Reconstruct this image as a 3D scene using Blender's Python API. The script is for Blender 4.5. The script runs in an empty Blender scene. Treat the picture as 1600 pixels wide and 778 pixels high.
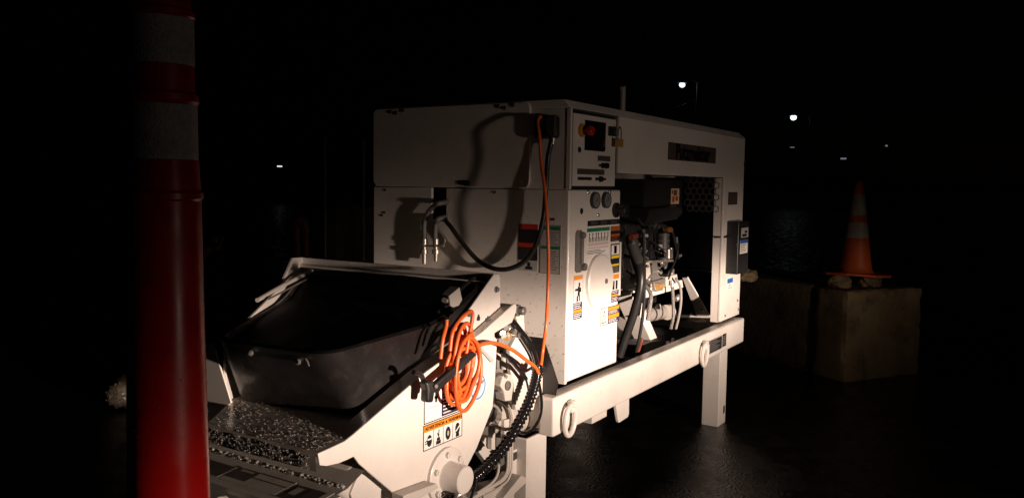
import bpy, bmesh, math, random
from mathutils import Vector, Matrix
random.seed(7)
scene = bpy.context.scene
R = math.radians

# ------------------------------------------------------------------ camera
cam_data = bpy.data.cameras.new('camera')
cam = bpy.data.objects.new('camera', cam_data)
scene.collection.objects.link(cam)
cam_data.sensor_width = 36.0
cam_data.lens = 1290.0 / 1600.0 * 36.0
cam_data.clip_start = 0.05
cam_data.clip_end = 2000.0
right = Vector((0.5393, -0.8420, 0.0137)); down = Vector((-0.0588, -0.0539, -0.9968)); fwd = Vector((0.8400, 0.5368, -0.0786))
cam.matrix_world = Matrix(((right.x, -down.x, -fwd.x, 0.0), (right.y, -down.y, -fwd.y, 0.0), (right.z, -down.z, -fwd.z, 1.6), (0, 0, 0, 1)))
scene.camera = cam

# ------------------------------------------------------------------ night sky
world = bpy.data.worlds.new('World'); scene.world = world
world.use_nodes = True
wn = world.node_tree.nodes; wl = world.node_tree.links
sky = wn.new('ShaderNodeTexSky'); sky.sky_type = 'NISHITA'; sky.sun_disc = False
sky.sun_elevation = R(-6.0); sky.sun_rotation = R(120)
wl.new(sky.outputs[0], wn['Background'].inputs[0])
wn['Background'].inputs[1].default_value = 0.012

# ------------------------------------------------------------------ exposure
scene.view_settings.view_transform = 'Standard'
scene.view_settings.look = 'None'
scene.view_settings.exposure = 0.0
scene.view_settings.gamma = 1.0
scene.view_settings.use_curve_mapping = False

# ------------------------------------------------------------------ headlight of a parked vehicle behind the camera
LAMP = Vector((1.32, -5.0, 1.12))
def headlight():
    d = bpy.data.lights.new('headlight_beam', 'SPOT')
    d.energy = 7000.0
    d.color = (1.0, 0.77, 0.64)
    d.spot_size = R(120); d.spot_blend = 0.5
    d.shadow_soft_size = 0.10
    o = bpy.data.objects.new('headlight_beam', d)
    scene.collection.objects.link(o)
    o.location = LAMP
    o.rotation_euler = (Vector((3.4, 1.75, 0.75)) - LAMP).to_track_quat('-Z', 'Y').to_euler()
    d.use_nodes = True
    nt = d.node_tree; n = nt.nodes; l = nt.links
    em = n['Emission']
    geo = n.new('ShaderNodeNewGeometry')
    sep = n.new('ShaderNodeSeparateXYZ'); l.new(geo.outputs['Incoming'], sep.inputs[0])
    # dipped beam: strong below the horizontal cut-off, faint scatter above it
    el = n.new('ShaderNodeMapRange'); el.inputs['From Min'].default_value = -0.25; el.inputs['From Max'].default_value = 0.25
    l.new(sep.outputs['Z'], el.inputs['Value'])
    ramp = n.new('ShaderNodeValToRGB'); cr = ramp.color_ramp; cr.interpolation = 'LINEAR'
    stops = [(-0.232, 0.05), (-0.157, 0.13), (-0.142, 0.2), (-0.122, 0.28), (-0.092, 0.42), (-0.076, 0.55), (-0.062, 0.74), (-0.045, 1.02), (-0.025, 1.15), (-0.01, 0.98), (0.0, 0.5), (0.0075, 0.3), (0.022, 0.17), (0.041, 0.088), (0.053, 0.062), (0.068, 0.038), (0.08, 0.03), (0.115, 0.026), (0.168, 0.019)]
    while len(cr.elements) < len(stops): cr.elements.new(0.5)
    for e, (p, v) in zip(cr.elements, stops):
        e.position = (p + 0.25) / 0.50; e.color = (v, v, v, 1)
    l.new(el.outputs[0], ramp.inputs[0])
    az = n.new('ShaderNodeMath'); az.operation = 'ARCTAN2'
    l.new(sep.outputs['Y'], az.inputs[0]); l.new(sep.outputs['X'], az.inputs[1])
    azr = n.new('ShaderNodeMapRange'); azr.inputs['From Min'].default_value = R(30); azr.inputs['From Max'].default_value = R(120)
    l.new(az.outputs[0], azr.inputs['Value'])
    r2 = n.new('ShaderNodeValToRGB'); c2 = r2.color_ramp; c2.interpolation = 'EASE'
    st2 = [(34, .0), (42, .014), (48, .036), (53, .28), (58, .85), (65, 1.0), (74, 1.0), (78, .64), (83, .60), (87, .42), (91, .13), (95, .066), (105, .03), (116, .0)]
    while len(c2.elements) < len(st2): c2.elements.new(0.5)
    for e, (p, v) in zip(c2.elements, st2):
        e.position = (p - 30) / 90.0; e.color = (v, v, v, 1)
    l.new(azr.outputs[0], r2.inputs[0])
    mul = n.new('ShaderNodeMath'); mul.operation = 'MULTIPLY'
    l.new(ramp.outputs[0], mul.inputs[0]); l.new(r2.outputs[0], mul.inputs[1])
    l.new(mul.outputs[0], em.inputs['Strength'])
headlight()

# ------------------------------------------------------------------ materials
def mat(name, col, rough=0.5, metal=0.0, vary=0.0, vscale=6.0, bump=0.0, bscale=60.0, coat=0.0, spec=0.5, dark=None, dscale=3.0, damount=0.0, rvary=0.0):
    m = bpy.data.materials.new(name); m.use_nodes = True
    nt = m.node_tree; n = nt.nodes; l = nt.links
    b = n['Principled BSDF']
    b.inputs['Base Color'].default_value = (*col, 1)
    b.inputs['Roughness'].default_value = rough
    b.inputs['Metallic'].default_value = metal
    b.inputs['Specular IOR Level'].default_value = spec
    b.inputs['Coat Weight'].default_value = coat
    b.inputs['Coat Roughness'].default_value = 0.12
    tc = n.new('ShaderNodeTexCoord')
    src = None
    if vary > 0:
        t = n.new('ShaderNodeTexNoise'); t.inputs['Scale'].default_value = vscale; t.inputs['Detail'].default_value = 6; t.inputs['Roughness'].default_value = .65
        l.new(tc.outputs['Object'], t.inputs['Vector'])
        mr = n.new('ShaderNodeMapRange'); mr.inputs['From Min'].default_value = .3; mr.inputs['From Max'].default_value = .7
        mr.inputs['To Min'].default_value = 1 - vary; mr.inputs['To Max'].default_value = 1 + vary * .3
        l.new(t.outputs['Fac'], mr.inputs['Value'])
        mx = n.new('ShaderNodeMix'); mx.data_type = 'RGBA'; mx.blend_type = 'MULTIPLY'; mx.inputs['Factor'].default_value = 1
        mx.inputs['A'].default_value = (*col, 1); l.new(mr.outputs[0], mx.inputs['B'])
        src = mx.outputs['Result']
    if damount > 0:
        t = n.new('ShaderNodeTexNoise'); t.inputs['Scale'].default_value = dscale; t.inputs['Detail'].default_value = 9; t.inputs['Roughness'].default_value = .7
        l.new(tc.outputs['Object'], t.inputs['Vector'])
        mr = n.new('ShaderNodeMapRange'); mr.inputs['From Min'].default_value = .52; mr.inputs['From Max'].default_value = .68
        mr.inputs['To Max'].default_value = damount
        l.new(t.outputs['Fac'], mr.inputs['Value'])
        mx = n.new('ShaderNodeMix'); mx.data_type = 'RGBA'
        l.new(mr.outputs[0], mx.inputs['Factor'])
        if src: l.new(src, mx.inputs['A'])
        else: mx.inputs['A'].default_value = (*col, 1)
        mx.inputs['B'].default_value = (*(dark or (.02, .02, .02)), 1)
        src = mx.outputs['Result']
    if src: l.new(src, b.inputs['Base Color'])
    if rvary > 0:
        t = n.new('ShaderNodeTexNoise'); t.inputs['Scale'].default_value = 5; t.inputs['Detail'].default_value = 5
        l.new(tc.outputs['Object'], t.inputs['Vector'])
        mr = n.new('ShaderNodeMapRange'); mr.inputs['From Min'].default_value = .35; mr.inputs['From Max'].default_value = .65
        mr.inputs['To Min'].default_value = max(rough - rvary, .03); mr.inputs['To Max'].default_value = rough + rvary
        l.new(t.outputs['Fac'], mr.inputs['Value']); l.new(mr.outputs[0], b.inputs['Roughness'])
    if bump > 0:
        t = n.new('ShaderNodeTexNoise'); t.inputs['Scale'].default_value = bscale; t.inputs['Detail'].default_value = 4
        l.new(tc.outputs['Object'], t.inputs['Vector'])
        bp = n.new('ShaderNodeBump'); bp.inputs['Strength'].default_value = bump; bp.inputs['Distance'].default_value = 0.01
        l.new(t.outputs['Fac'], bp.inputs['Height']); l.new(bp.outputs[0], b.inputs['Normal'])
    return m
def emis(name, col, s):
    m = bpy.data.materials.new(name); m.use_nodes = True
    b = m.node_tree.nodes['Principled BSDF']
    b.inputs['Base Color'].default_value = (*col, 1)
    b.inputs['Emission Color'].default_value = (*col, 1); b.inputs['Emission Strength'].default_value = s
    return m
def water(name):
    m = bpy.data.materials.new(name); m.use_nodes = True
    b = m.node_tree.nodes['Principled BSDF']
    b.inputs['Base Color'].default_value = (1, 1, 1, 1); b.inputs['Roughness'].default_value = 0.02
    b.inputs['IOR'].default_value = 1.33; b.inputs['Transmission Weight'].default_value = 0.9; b.inputs['Specular IOR Level'].default_value = .8
    return m
M = dict(
    paint=mat('off_white_paint', (.74, .70, .645), .38, vary=.10, vscale=3.5, bump=.02, bscale=220, coat=.25, damount=.22, dark=(.35, .29, .22), dscale=7, rvary=.1),
    paintg=mat('painted_casting', (.60, .56, .50), .45, vary=.15, vscale=9, bump=.03, bscale=110, damount=.35, dark=(.22, .18, .13), dscale=9),
    wetshade=mat('wet_shaded_paint', (.50, .44, .37), .25, vary=.2, vscale=9, bump=.02, bscale=90, damount=.5, dark=(.14, .12, .10), dscale=11, coat=.4),  # wet off-white paint, colour darkened for the grazing light on lip and rim
    rubber=mat('black_plastic', (.019, .017, .017), .34, vary=.3, vscale=5, bump=.07, bscale=26, rvary=.16, damount=.22, dark=(.07, .06, .052), dscale=14),
    hose=mat('black_rubber_hose', (.018, .017, .017), .38, vary=.3, vscale=30, bump=.06, bscale=160),
    vinyl=mat('black_vinyl_wrap', (.012, .011, .012), .16, coat=.5),
    vinyl2=mat('wet_black_sheet', (.006, .006, .0065), .55, spec=.12, bump=.1, bscale=7),
    matte=mat('matt_black', (.006, .006, .006), .95, spec=.05),
    blackpaint=mat('black_paint', (.016, .016, .017), .35, vary=.2, bump=.03, bscale=90),
    dim=mat('dark_grey_metal', (.055, .052, .05), .5, vary=.3, vscale=8, bump=.08, bscale=50),
    castg=mat('grey_cast_iron', (.16, .15, .14), .45, vary=.25, vscale=12, bump=.15, bscale=60),
    steel=mat('zinc_plated_steel', (.55, .51, .46), .34, .72, vary=.2, vscale=14, bump=.05, bscale=90),
    chrome=mat('bright_steel', (.7, .68, .65), .2, .85),
    braid=mat('grey_hose', (.20, .19, .18), .40, .4, bump=.4, bscale=300),
    gpipe=mat('grey_pipe', (.30, .28, .255), .45, vary=.15),
    orange=mat('orange_cord_jacket', (.78, .14, .025), .35, vary=.1, vscale=20, bump=.03, bscale=120),
    red=mat('red_plastic', (.50, .009, .007), .33, spec=.5, vary=.12, vscale=5, bump=.03, bscale=60, rvary=.1, damount=.5, dark=(.16, .006, .006), dscale=9),
    reflect=mat('prismatic_white_band', (.66, .64, .63), .3, vary=.35, vscale=90, bump=.4, bscale=260, damount=.5, dark=(.26, .23, .22), dscale=22),
    reflectc=mat('cone_white_band', (.62, .57, .5), .5, vary=.3, vscale=10, damount=.5, dark=(.3, .25, .2)),
    coneo=mat('orange_cone_plastic', (.78, .14, .025), .5, vary=.2, vscale=8, damount=.3, dark=(.35, .07, .02)),
    concrete=mat('stained_concrete', (.36, .27, .145), .85, vary=.35, vscale=4, bump=.5, bscale=24, damount=.85, dark=(.075, .055, .03), dscale=2.4),
    asphalt=mat('wet_asphalt', (.010, .0095, .009), .26, vary=.5, vscale=1.2, bump=.6, bscale=60, rvary=.14),
    rust=mat('rusty_steel', (.30, .12, .045), .7, vary=.5, vscale=9, bump=.3, bscale=40),
    rustred=mat('red_brown_pipe_paint', (.22, .05, .03), .5, vary=.5, vscale=12, bump=.2, bscale=40),
    white=mat('label_white', (.78, .75, .71), .4),
    grey=mat('label_grey', (.42, .40, .37), .45),
    ink=mat('label_black', (.018, .017, .02), .4),
    inkblue=mat('label_navy', (.035, .03, .06), .4),
    lorange=mat('label_orange', (.80, .26, .02), .4),
    lred=mat('label_red', (.50, .035, .02), .4),
    lredd=mat('label_brown_red', (.40, .09, .02), .4),
    lgreen=mat('label_green', (.02, .17, .085), .4),
    lyellow=mat('label_yellow', (.78, .55, .02), .4),
    lblue=mat('label_blue', (.03, .12, .42), .4),
    lsky=mat('label_pale_blue', (.42, .58, .72), .4),
    pink=mat('label_pink_grey', (.62, .50, .47), .4),
    cream=mat('label_cream', (.72, .55, .36), .45),
    badge=mat('badge_plate', (.085, .066, .056), .35),
    badgeink=mat('badge_letters', (.006, .006, .007), .35),
    yellowp=mat('yellow_plastic', (.50, .23, .01), .4),
    redp=mat('red_button', (.40, .015, .012), .35),
    screen=mat('dark_screen', (.006, .006, .008), .15),
    brass=mat('brass', (.72, .43, .14), .4, .55),
    brown=mat('brown_fitting', (.20, .075, .02), .4),
    dial=mat('gauge_dial', (.20, .19, .18), .25),
    lamp=emis('lit_lamp', (.86, .93, 1.0), 1.8),
    lampdim=emis('dim_lit_window', (.80, .88, 1.0), .16),
    lampmid=emis('half_hidden_lamp', (.9, .95, 1.0), .9),
    pole=mat('galvanised_pole', (.30, .30, .31), .5, .4),
    wall=mat('dull_wall', (.22, .17, .12), .8, vary=.3, vscale=2, bump=.2, bscale=20),
    wattle=mat('wet_mesh_sleeve', (.16, .13, .085), .3, vary=.5, vscale=60, bump=.6, bscale=120, coat=.4),
    drop=water('water'),
)

# ------------------------------------------------------------------ mesh helpers
class MB:
    """collects shapes (world coordinates) and links them as one mesh object"""
    def __init__(s): s.v = []; s.f = []; s.mi = []; s.sm = []; s.mats = []
    def _m(s, m):
        if m not in s.mats: s.mats.append(m)
        return s.mats.index(m)
    def add(s, vs, fs, m, smooth=False):
        k = len(s.v); s.v += [tuple(v) for v in vs]; i = s._m(m)
        for f in fs: s.f.append([a + k for a in f]); s.mi.append(i); s.sm.append(smooth)
        return s
    def box(s, x0, x1, y0, y1, z0, z1, m='paint'):
        vs = [(x, y, z) for z in (z0, z1) for y in (y0, y1) for x in (x0, x1)]
        return s.add(vs, [(0, 2, 3, 1), (4, 5, 7, 6), (0, 1, 5, 4), (2, 6, 7, 3), (0, 4, 6, 2), (1, 3, 7, 5)], m)
    def obox(s, c, ax, ay, az, m='paint'):
        c, ax, ay, az = map(Vector, (c, ax, ay, az))
        vs = [c + ax * i + ay * j + az * k for k in (-.5, .5) for j in (-.5, .5) for i in (-.5, .5)]
        return s.add(vs, [(0, 2, 3, 1), (4, 5, 7, 6), (0, 1, 5, 4), (2, 6, 7, 3), (0, 4, 6, 2), (1, 3, 7, 5)], m)
    def prism(s, pts, ext, m='paint', smooth=False):
        pts = [Vector(p) for p in pts]; e = Vector(ext); n = len(pts)
        vs = pts + [p + e for p in pts]
        fs = [tuple(range(n)), tuple(range(2 * n - 1, n - 1, -1))] + [(i, (i + 1) % n, n + (i + 1) % n, n + i) for i in range(n)]
        return s.add(vs, fs, m, smooth)
    def loft(s, rings, m='paint', smooth=True, cap=True, closed=True):
        n = len(rings[0]); vs = [p for r in rings for p in r]; fs = []
        for k in range(len(rings) - 1):
            for i in range(n if closed else n - 1):
                j = (i + 1) % n
                fs.append((k * n + i, k * n + j, (k + 1) * n + j, (k + 1) * n + i))
        s.add(vs, fs, m, smooth)
        if cap and closed:
            s.add(rings[0], [tuple(range(n - 1, -1, -1))], m); s.add(rings[-1], [tuple(range(n))], m)
        return s
    def cyl(s, p0, p1, r0, r1=None, m='paint', n=20, cap=True):
        p0, p1 = Vector(p0), Vector(p1); r1 = r0 if r1 is None else r1
        d = (p1 - p0).normalized(); a = d.orthogonal().normalized(); b = d.cross(a)
        ring = lambda p, r: [p + (a * math.cos(t) + b * math.sin(t)) * r for t in [2 * math.pi * i / n for i in range(n)]]
        return s.loft([ring(p0, r0), ring(p1, r1)], m, True, cap)
    def lathe(s, base, axis, prof, m='paint', n=32):
        """prof: list of (radius, distance along axis)"""
        p = Vector(base); d = Vector(axis).normalized(); a = d.orthogonal().normalized(); b = d.cross(a)
        rings = [[p + d * h + (a * math.cos(2 * math.pi * i / n) + b * math.sin(2 * math.pi * i / n)) * r for i in range(n)] for r, h in prof]
        return s.loft(rings, m, True, True)
    def tube(s, pts, r, m='hose', n=10, smooth=8, cap=True):
        P = spline(pts, smooth) if smooth else [Vector(p) for p in pts]
        rr = r if callable(r) else (lambda t: r)
        t0 = (P[1] - P[0]).normalized(); a = t0.orthogonal().normalized(); rings = []
        for i, p in enumerate(P):
            t = (P[min(i + 1, len(P) - 1)] - P[max(i - 1, 0)]).normalized()
            a = (a - t * a.dot(t)).normalized(); b = t.cross(a); q = rr(i / (len(P) - 1))
            rings.append([p + (a * math.cos(2 * math.pi * k / n) + b * math.sin(2 * math.pi * k / n)) * q for k in range(n)])
        return s.loft(rings, m, True, cap)
    def torus(s, c, ax, bx, r, m='paint', n=28, k=10):
        c, ax, bx = Vector(c), Vector(ax), Vector(bx); nn = ax.cross(bx).normalized(); vs = []; fs = []
        for i in range(n):
            t = 2 * math.pi * i / n; p = c + ax * math.cos(t) + bx * math.sin(t)
            tg = (-ax * math.sin(t) + bx * math.cos(t)).normalized(); o = tg.cross(nn)
            for j in range(k):
                u = 2 * math.pi * j / k; vs.append(p + (o * math.cos(u) + nn * math.sin(u)) * r)
        for i in range(n):
            for j in range(k):
                fs.append((i * k + j, ((i + 1) % n) * k + j, ((i + 1) % n) * k + (j + 1) % k, i * k + (j + 1) % k))
        return s.add(vs, fs, m, True)
    def dome(s, c, nrm, r, h, m='drop', stretch=1.0, sdir=None, n=8):
        c, d = Vector(c), Vector(nrm).normalized()
        a = (Vector(sdir) - d * Vector(sdir).dot(d)).normalized() if sdir else d.orthogonal().normalized()
        b = d.cross(a)
        rings = [[c + (a * math.cos(2 * math.pi * i / n) * stretch + b * math.sin(2 * math.pi * i / n)) * r * q + d * h * w for i in range(n)] for q, w in ((1, -.1), (.92, .45), (.6, .85), (.15, 1.0))]
        return s.loft(rings, m, True, True)
    def build(s, name, parent=None, bevel=0.0, seg=2, sharp=35, limit=28):
        me = bpy.data.meshes.new(name)
        off = WORLD.get(root_of(parent), Vector()) if parent else Vector()
        me.from_pydata([Vector(v) - off for v in s.v], [], s.f)
        for m in s.mats: me.materials.append(M[m])
        for p, i, q in zip(me.polygons, s.mi, s.sm): p.material_index = i; p.use_smooth = q
        bm = bmesh.new(); bm.from_mesh(me)
        if bevel:
            bmesh.ops.remove_doubles(bm, verts=bm.verts, dist=1e-5)
        bmesh.ops.recalc_face_normals(bm, faces=bm.faces)
        if bevel:
            es = [e for e in bm.edges if len(e.link_faces) == 2 and e.calc_face_angle(0) > R(limit)]
            res = bmesh.ops.bevel(bm, geom=es, offset=bevel, segments=seg, profile=.5, affect='EDGES', clamp_overlap=True)
            for f in res['faces']: f.smooth = True
        bm.to_mesh(me); bm.free()
        flat = [not p.use_smooth for p in me.polygons]
        me.set_sharp_from_angle(angle=R(sharp))
        for p, q in zip(me.polygons, flat):
            if q: p.use_smooth = False
        o = bpy.data.objects.new(name, me); scene.collection.objects.link(o)
        if parent: o.parent = parent
        return o
WORLD = {}
def root_of(o):
    while o is not None and o.parent is not None: o = o.parent
    return o
def spline(pts, k=8):
    P = [Vector(p) for p in pts]
    if len(P) < 3:
        return [P[0].lerp(P[-1], i / k) for i in range(k + 1)]
    E = [P[0] * 2 - P[1]] + P + [P[-1] * 2 - P[-2]]; out = []
    for i in range(1, len(E) - 2):
        a, b, c, d = E[i - 1:i + 3]
        for j in range(k):
            t = j / k
            out.append(.5 * ((2 * b) + (c - a) * t + (2 * a - 5 * b + 4 * c - d) * t * t + (3 * b - a - 3 * c + d) * t ** 3))
    return out + [P[-1]]
def thing(name, loc, label, cat, group=None):
    o = bpy.data.objects.new(name, None); scene.collection.objects.link(o)
    o.location = loc; o.empty_display_size = .1; WORLD[o] = Vector(loc)
    return tag(o, label, cat, group)
def tag(o, label, cat, group=None):
    o['label'] = label; o['category'] = cat
    if group: o['group'] = group
    return o
def kind(o, k): o['kind'] = k; return o
def text_mesh(body, size, bold=0.0):
    c = bpy.data.curves.new('lettering', 'FONT'); c.body = body; c.size = size; c.offset = bold; c.align_x = 'CENTER'; c.align_y = 'CENTER'; c.resolution_u = 3
    t = bpy.data.objects.new('lettering', c)
    me = bpy.data.meshes.new_from_object(t)
    vs = [v.co.copy() for v in me.vertices]; fs = [tuple(p.vertices) for p in me.polygons]
    bpy.data.objects.remove(t); bpy.data.meshes.remove(me); bpy.data.curves.remove(c)
    return vs, fs

# ------------------------------------------------------------------ ground
g = MB(); N = 40
g.add([(-250, -250, 0), (400, -250, 0), (400, 400, 0), (-250, 400, 0)], [(0, 1, 2, 3)], 'asphalt')
kind(g.build('ground'), 'structure')

# ================================================================== the concrete pump
pump = thing('concrete_pump', (4.3, 2.33, 0), 'off-white skid mounted concrete pump with hopper, lit by headlights', 'concrete pump')
def part(mb, name, parent=None, **k): return mb.build(name, parent or pump, **k)

# ---- frame
rail = part(MB().box(3.03, 5.722, 1.712, 1.79, .515, .687), 'side_rail', bevel=.011, seg=3)
railf = part(MB().box(3.03, 5.722, 2.87, 2.95, .515, .687), 'side_rail', bevel=.011, seg=3)
part(MB().box(3.055, 3.13, 1.791, 2.869, .53, .68), 'cross_member', bevel=.008)
part(MB().box(5.62, 5.70, 1.791, 2.869, .53, .68), 'cross_member', bevel=.008)
part(MB().box(3.13, 5.62, 1.792, 2.868, .565, .585, 'blackpaint'), 'floor_pan')
def leg(x0, x1, y0, y1, z1=.514):
    p = [(x0, y0), (x1, y0), (x1, y0 + .03), (x1 - .012, y0 + .03), (x1 - .012, y0 + .012), (x0 + .012, y0 + .012), (x0 + .012, y1 - .012), (x1 - .03, y1 - .012), (x1 - .03, y1), (x0, y1)]
    o = part(MB().prism([(a, b, 0.0) for a, b in p], (0, 0, z1)), 'leg', bevel=.003)
    part(MB().prism([(x0 + .10 * (x1 - x0) / .15, y0 - .0015, .07), (x0 + .13 * (x1 - x0) / .15, y0 - .0015, .07), (x0 + .13 * (x1 - x0) / .15, y0 - .0015, .12), (x0 + .10 * (x1 - x0) / .15, y0 - .0015, .12)], (0, .001, 0), 'ink'), 'pin_slot', o)
    return o
leg(5.306, 5.458, 1.74, 1.853); leg(2.955, 3.125, 1.80, 1.96, .512)
leg(5.306, 5.458, 2.80, 2.91); leg(2.955, 3.125, 2.72, 2.88, .512)
part(MB().prism([(3.70, 1.735, .514), (3.86, 1.735, .514), (3.862, 1.735, .425), (3.85, 1.735, .41), (3.745, 1.735, .405), (3.735, 1.735, .415)], (0, .018, 0)), 'jack_plate', bevel=.004)
part(MB().box(3.57, 3.734, 1.80, 2.30, .43, .513), 'fork_pocket', bevel=.004)
for cx in (3.132, 4.853):
    r_ = part(MB().torus((cx + .002, 1.688, .572), (.045, 0, 0), (0, -.004, .068), .0115), 'lifting_ring')
    part(MB().prism([(cx + .005, 1.7115, .655), (cx + .05, 1.7115, .655), (cx + .05, 1.7115, .600), (cx + .005, 1.7115, .600)], (0, -.034, 0)), 'ring_eye', r_, bevel=.012, seg=3)

# ---- flat printed labels: rectangles (u, v from the lower left corner, in metres) on a thin plate
def label(name, o, u, v, w, h, rects, base='white', texts=(), parent=None, t=.0012):
    o, u, v = Vector(o), Vector(u).normalized(), Vector(v).normalized(); nn = u.cross(v)
    mb = MB()
    mb.prism([o, o + u * w, o + u * w + v * h, o + v * h], nn * t, base)
    for k, r in enumerate(rects):
        u0, v0, u1, v1, m = r[:5]; lay = r[5] if len(r) > 5 else 1
        q = nn * (t + .0005 * lay)
        mb.add([o + u * u0 + v * v0 + q, o + u * u1 + v * v0 + q, o + u * u1 + v * v1 + q, o + u * u0 + v * v1 + q], [(0, 1, 2, 3)], m)
    for body, cu, cv, size, m, bold in texts:
        vs, fs = text_mesh(body, size, bold); q = nn * (t + .0017)
        mb.add([o + u * (cu + p.x) + v * (cv + p.y) + q for p in vs], fs, m)
    return mb.build(name, parent or pump)
def lines(u0, v0, u1, v1, n, m, frac=.45, ragged=.25, lay=2):
    out = []; dh = (v1 - v0) / n
    for i in range(n):
        e = u1 - (u1 - u0) * ragged * random.random()
        out.append((u0, v0 + i * dh + dh * (1 - frac) / 2, e, v0 + (i + 1) * dh - dh * (1 - frac) / 2, m, lay))
    return out
def frame_rects(w, h, m, e=.003, lay=2):
    return [(0, 0, w, e, m, lay), (0, h - e, w, h, m, lay), (0, e, e, h - e, m, lay), (w - e, e, w, h - e, m, lay)]
SX, SZ = (1, 0, 0), (0, 0, 1)
label('rating_plate', (4.945, 1.7105, .552), SX, SZ, .055, .083, [(.006, .06, .049, .078, 'ink'), (.006, .033, .049, .052, 'grey'), (.006, .006, .049, .026, 'grey')] + frame_rects(.055, .083, 'ink'))
label('serial_plate', (5.005, 1.7105, .547), SX, SZ, .235, .088, lines(.02, .012, .21, .078, 5, 'grey', .16, .7, 1) + frame_rects(.235, .088, 'grey', .004), 'ink')
label('certificate_plate', (5.255, 1.7105, .553), SX, SZ, .072, .083, lines(.01, .01, .062, .073, 6, 'grey', .2, .3, 1), 'ink')

# ---- hood
SY = 1.755; EX = 3.211
roof = MB()
t0, t1 = [(EX, SY, 1.936), (5.737, SY, 1.936), (5.737, 2.90, 1.936), (EX, 2.90, 1.936)], [(EX, 1.79, 1.974), (5.685, 1.79, 1.974), (5.685, 2.865, 1.974), (EX, 2.865, 1.974)]
roof.loft([t0, t1], 'paint', False)
roof_o = part(roof, 'roof_panel', bevel=.004)
for yy in (2.76, 2.03):
    part(MB().cyl((EX + .03, yy, 1.974), (EX + .03, yy, 1.986), .006, .004, 'steel', 10), 'roof_bolt', roof_o)
side = part(MB().prism([(3.705, SY, 1.9345), (5.735, SY, 1.9345), (5.735, SY, .705), (5.32, SY, .705), (5.32, SY, 1.66), (3.705, SY, 1.66)], (0, .016, 0)), 'side_panel', bevel=.003)
part(MB().box(5.322, 5.336, SY + .0165, 1.822, .70, 1.655), 'door_jamb', side, bevel=.002)
part(MB().box(3.74, 5.32, SY + .0165, 1.80, 1.662, 1.676), 'lintel_flange', side)
part(MB().box(5.722, 5.734, SY + .0165, 2.88, .70, 1.934), 'far_end_panel', bevel=.002)
part(MB().box(3.24, 5.72, 2.888, 2.90, .70, 1.934), 'far_side_panel', bevel=.002)
part(MB().box(3.26, 5.71, 2.84, 2.886, .60, 1.93, 'matte'), 'bay_dark_sheet')  # black sheets added so the inside of the bay stays dark
part(MB().box(5.705, 5.72, 1.83, 2.84, .60, .99, 'matte'), 'bay_dark_sheet')
# rear end: lower panel with a notch for the hoses, upper sheet, hatch
lower = part(MB().prism([(EX - .004, a, b) for a, b in ((SY + .003, .705), (2.90, .705), (2.90, 1.575), (2.523, 1.575), (2.523, 1.413), (2.433, 1.413), (2.433, 1.575), (SY + .003, 1.575))], (.018, 0, 0)), 'lower_end_panel', bevel=.003)
part(MB().box(EX + .10, EX + .115, 2.40, 2.56, 1.38, 1.60, 'ink'), 'hose_opening_back', lower)  # black backing stands in for the darkness inside the notch
upper = part(MB().box(EX + .004, EX + .018, 1.775, 2.895, 1.578, 1.934), 'upper_end_panel')
def rrect(y0, y1, z0, z1, r, x, corners=(1, 1, 1, 1)):
    out = []
    for (cy, cz, a0, k) in ((y1 - r, z1 - r, 0, 0), (y0 + r, z1 - r, 90, 1), (y0 + r, z0 + r, 180, 2), (y1 - r, z0 + r, 270, 3)):
        if corners[k]:
            for i in range(6): t = R(a0 + 18 * i); out.append((x, cy + r * math.cos(t), cz + r * math.sin(t)))
        else:
            t = R(a0 + 45); out.append((x, cy + r * math.copysign(1, math.cos(t)), cz + r * math.copysign(1, math.sin(t))))
    return out
hatch = part(MB().prism(rrect(1.960, 2.898, 1.583, 1.968, .028, EX - .010), (.013, 0, 0)), 'rear_hatch', bevel=.003)
part(MB().prism([(EX - .011, 2.357, 1.592), (EX - .011, 2.300, 1.588), (EX - .011, 2.290, 1.593), (EX - .011, 2.290, 1.609), (EX - .011, 2.300, 1.614), (EX - .011, 2.357, 1.612)], (-.004, 0, 0), 'ink'), 'hatch_latch', hatch)
for yy, z in ((2.78, 1.952), (2.745, 1.945), (2.70, 1.955), (2.13, 1.955), (2.095, 1.945), (2.05, 1.957)):
    part(MB().cyl((EX - .0105, yy, z), (EX - .016, yy, z), .010, .007, 'dim', 10), 'hinge_bolt', hatch)
for yy, z in ((2.821, 1.560), (2.825, 1.445), (2.148, 1.560), (1.830, 1.444), (2.84, 1.43)):
    part(MB().cyl((EX - .0045, yy, z), (EX - .0095, yy, z), .007, .005, 'dim', 10), 'panel_bolt', lower)
# control compartment at the corner
part(MB().prism([(EX, SY, 1.580), (EX + .016, SY, 1.580), (EX + .016, SY, 1.9345), (EX, SY, 1.9345)], (0, .02, 0)), 'corner_sheet', bevel=.002)
ctl = part(MB().prism([(3.256, SY + .010, 1.594), (3.690, SY + .010, 1.594), (3.690, SY + .010, 1.917), (3.256, SY + .010, 1.917)], (0, .02, 0)), 'control_panel', bevel=.003)
part(MB().box(3.228, 3.704, SY + .032, SY + .05, 1.58, 1.934, 'ink'), 'compartment_back')
CY = SY + .010
scr = part(MB().prism([(3.362, CY - .003, 1.757), (3.558, CY - .003, 1.757), (3.572, CY - .003, 1.765), (3.572, CY - .003, 1.894), (3.362, CY - .003, 1.894)], (0, .003, 0), 'screen'), 'display_cover', ctl)
part(MB().cyl((3.327, CY, 1.844), (3.327, CY - .012, 1.844), .030, .030, 'yellowp', 24), 'emergency_stop_collar', ctl)
part(MB().lathe((3.330, CY - .012, 1.842), (0, -1, 0), [(.010, 0), (.010, .022), (.021, .026), (.022, .042), (.016, .049)], 'redp', 24), 'emergency_stop_button', ctl)
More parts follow.
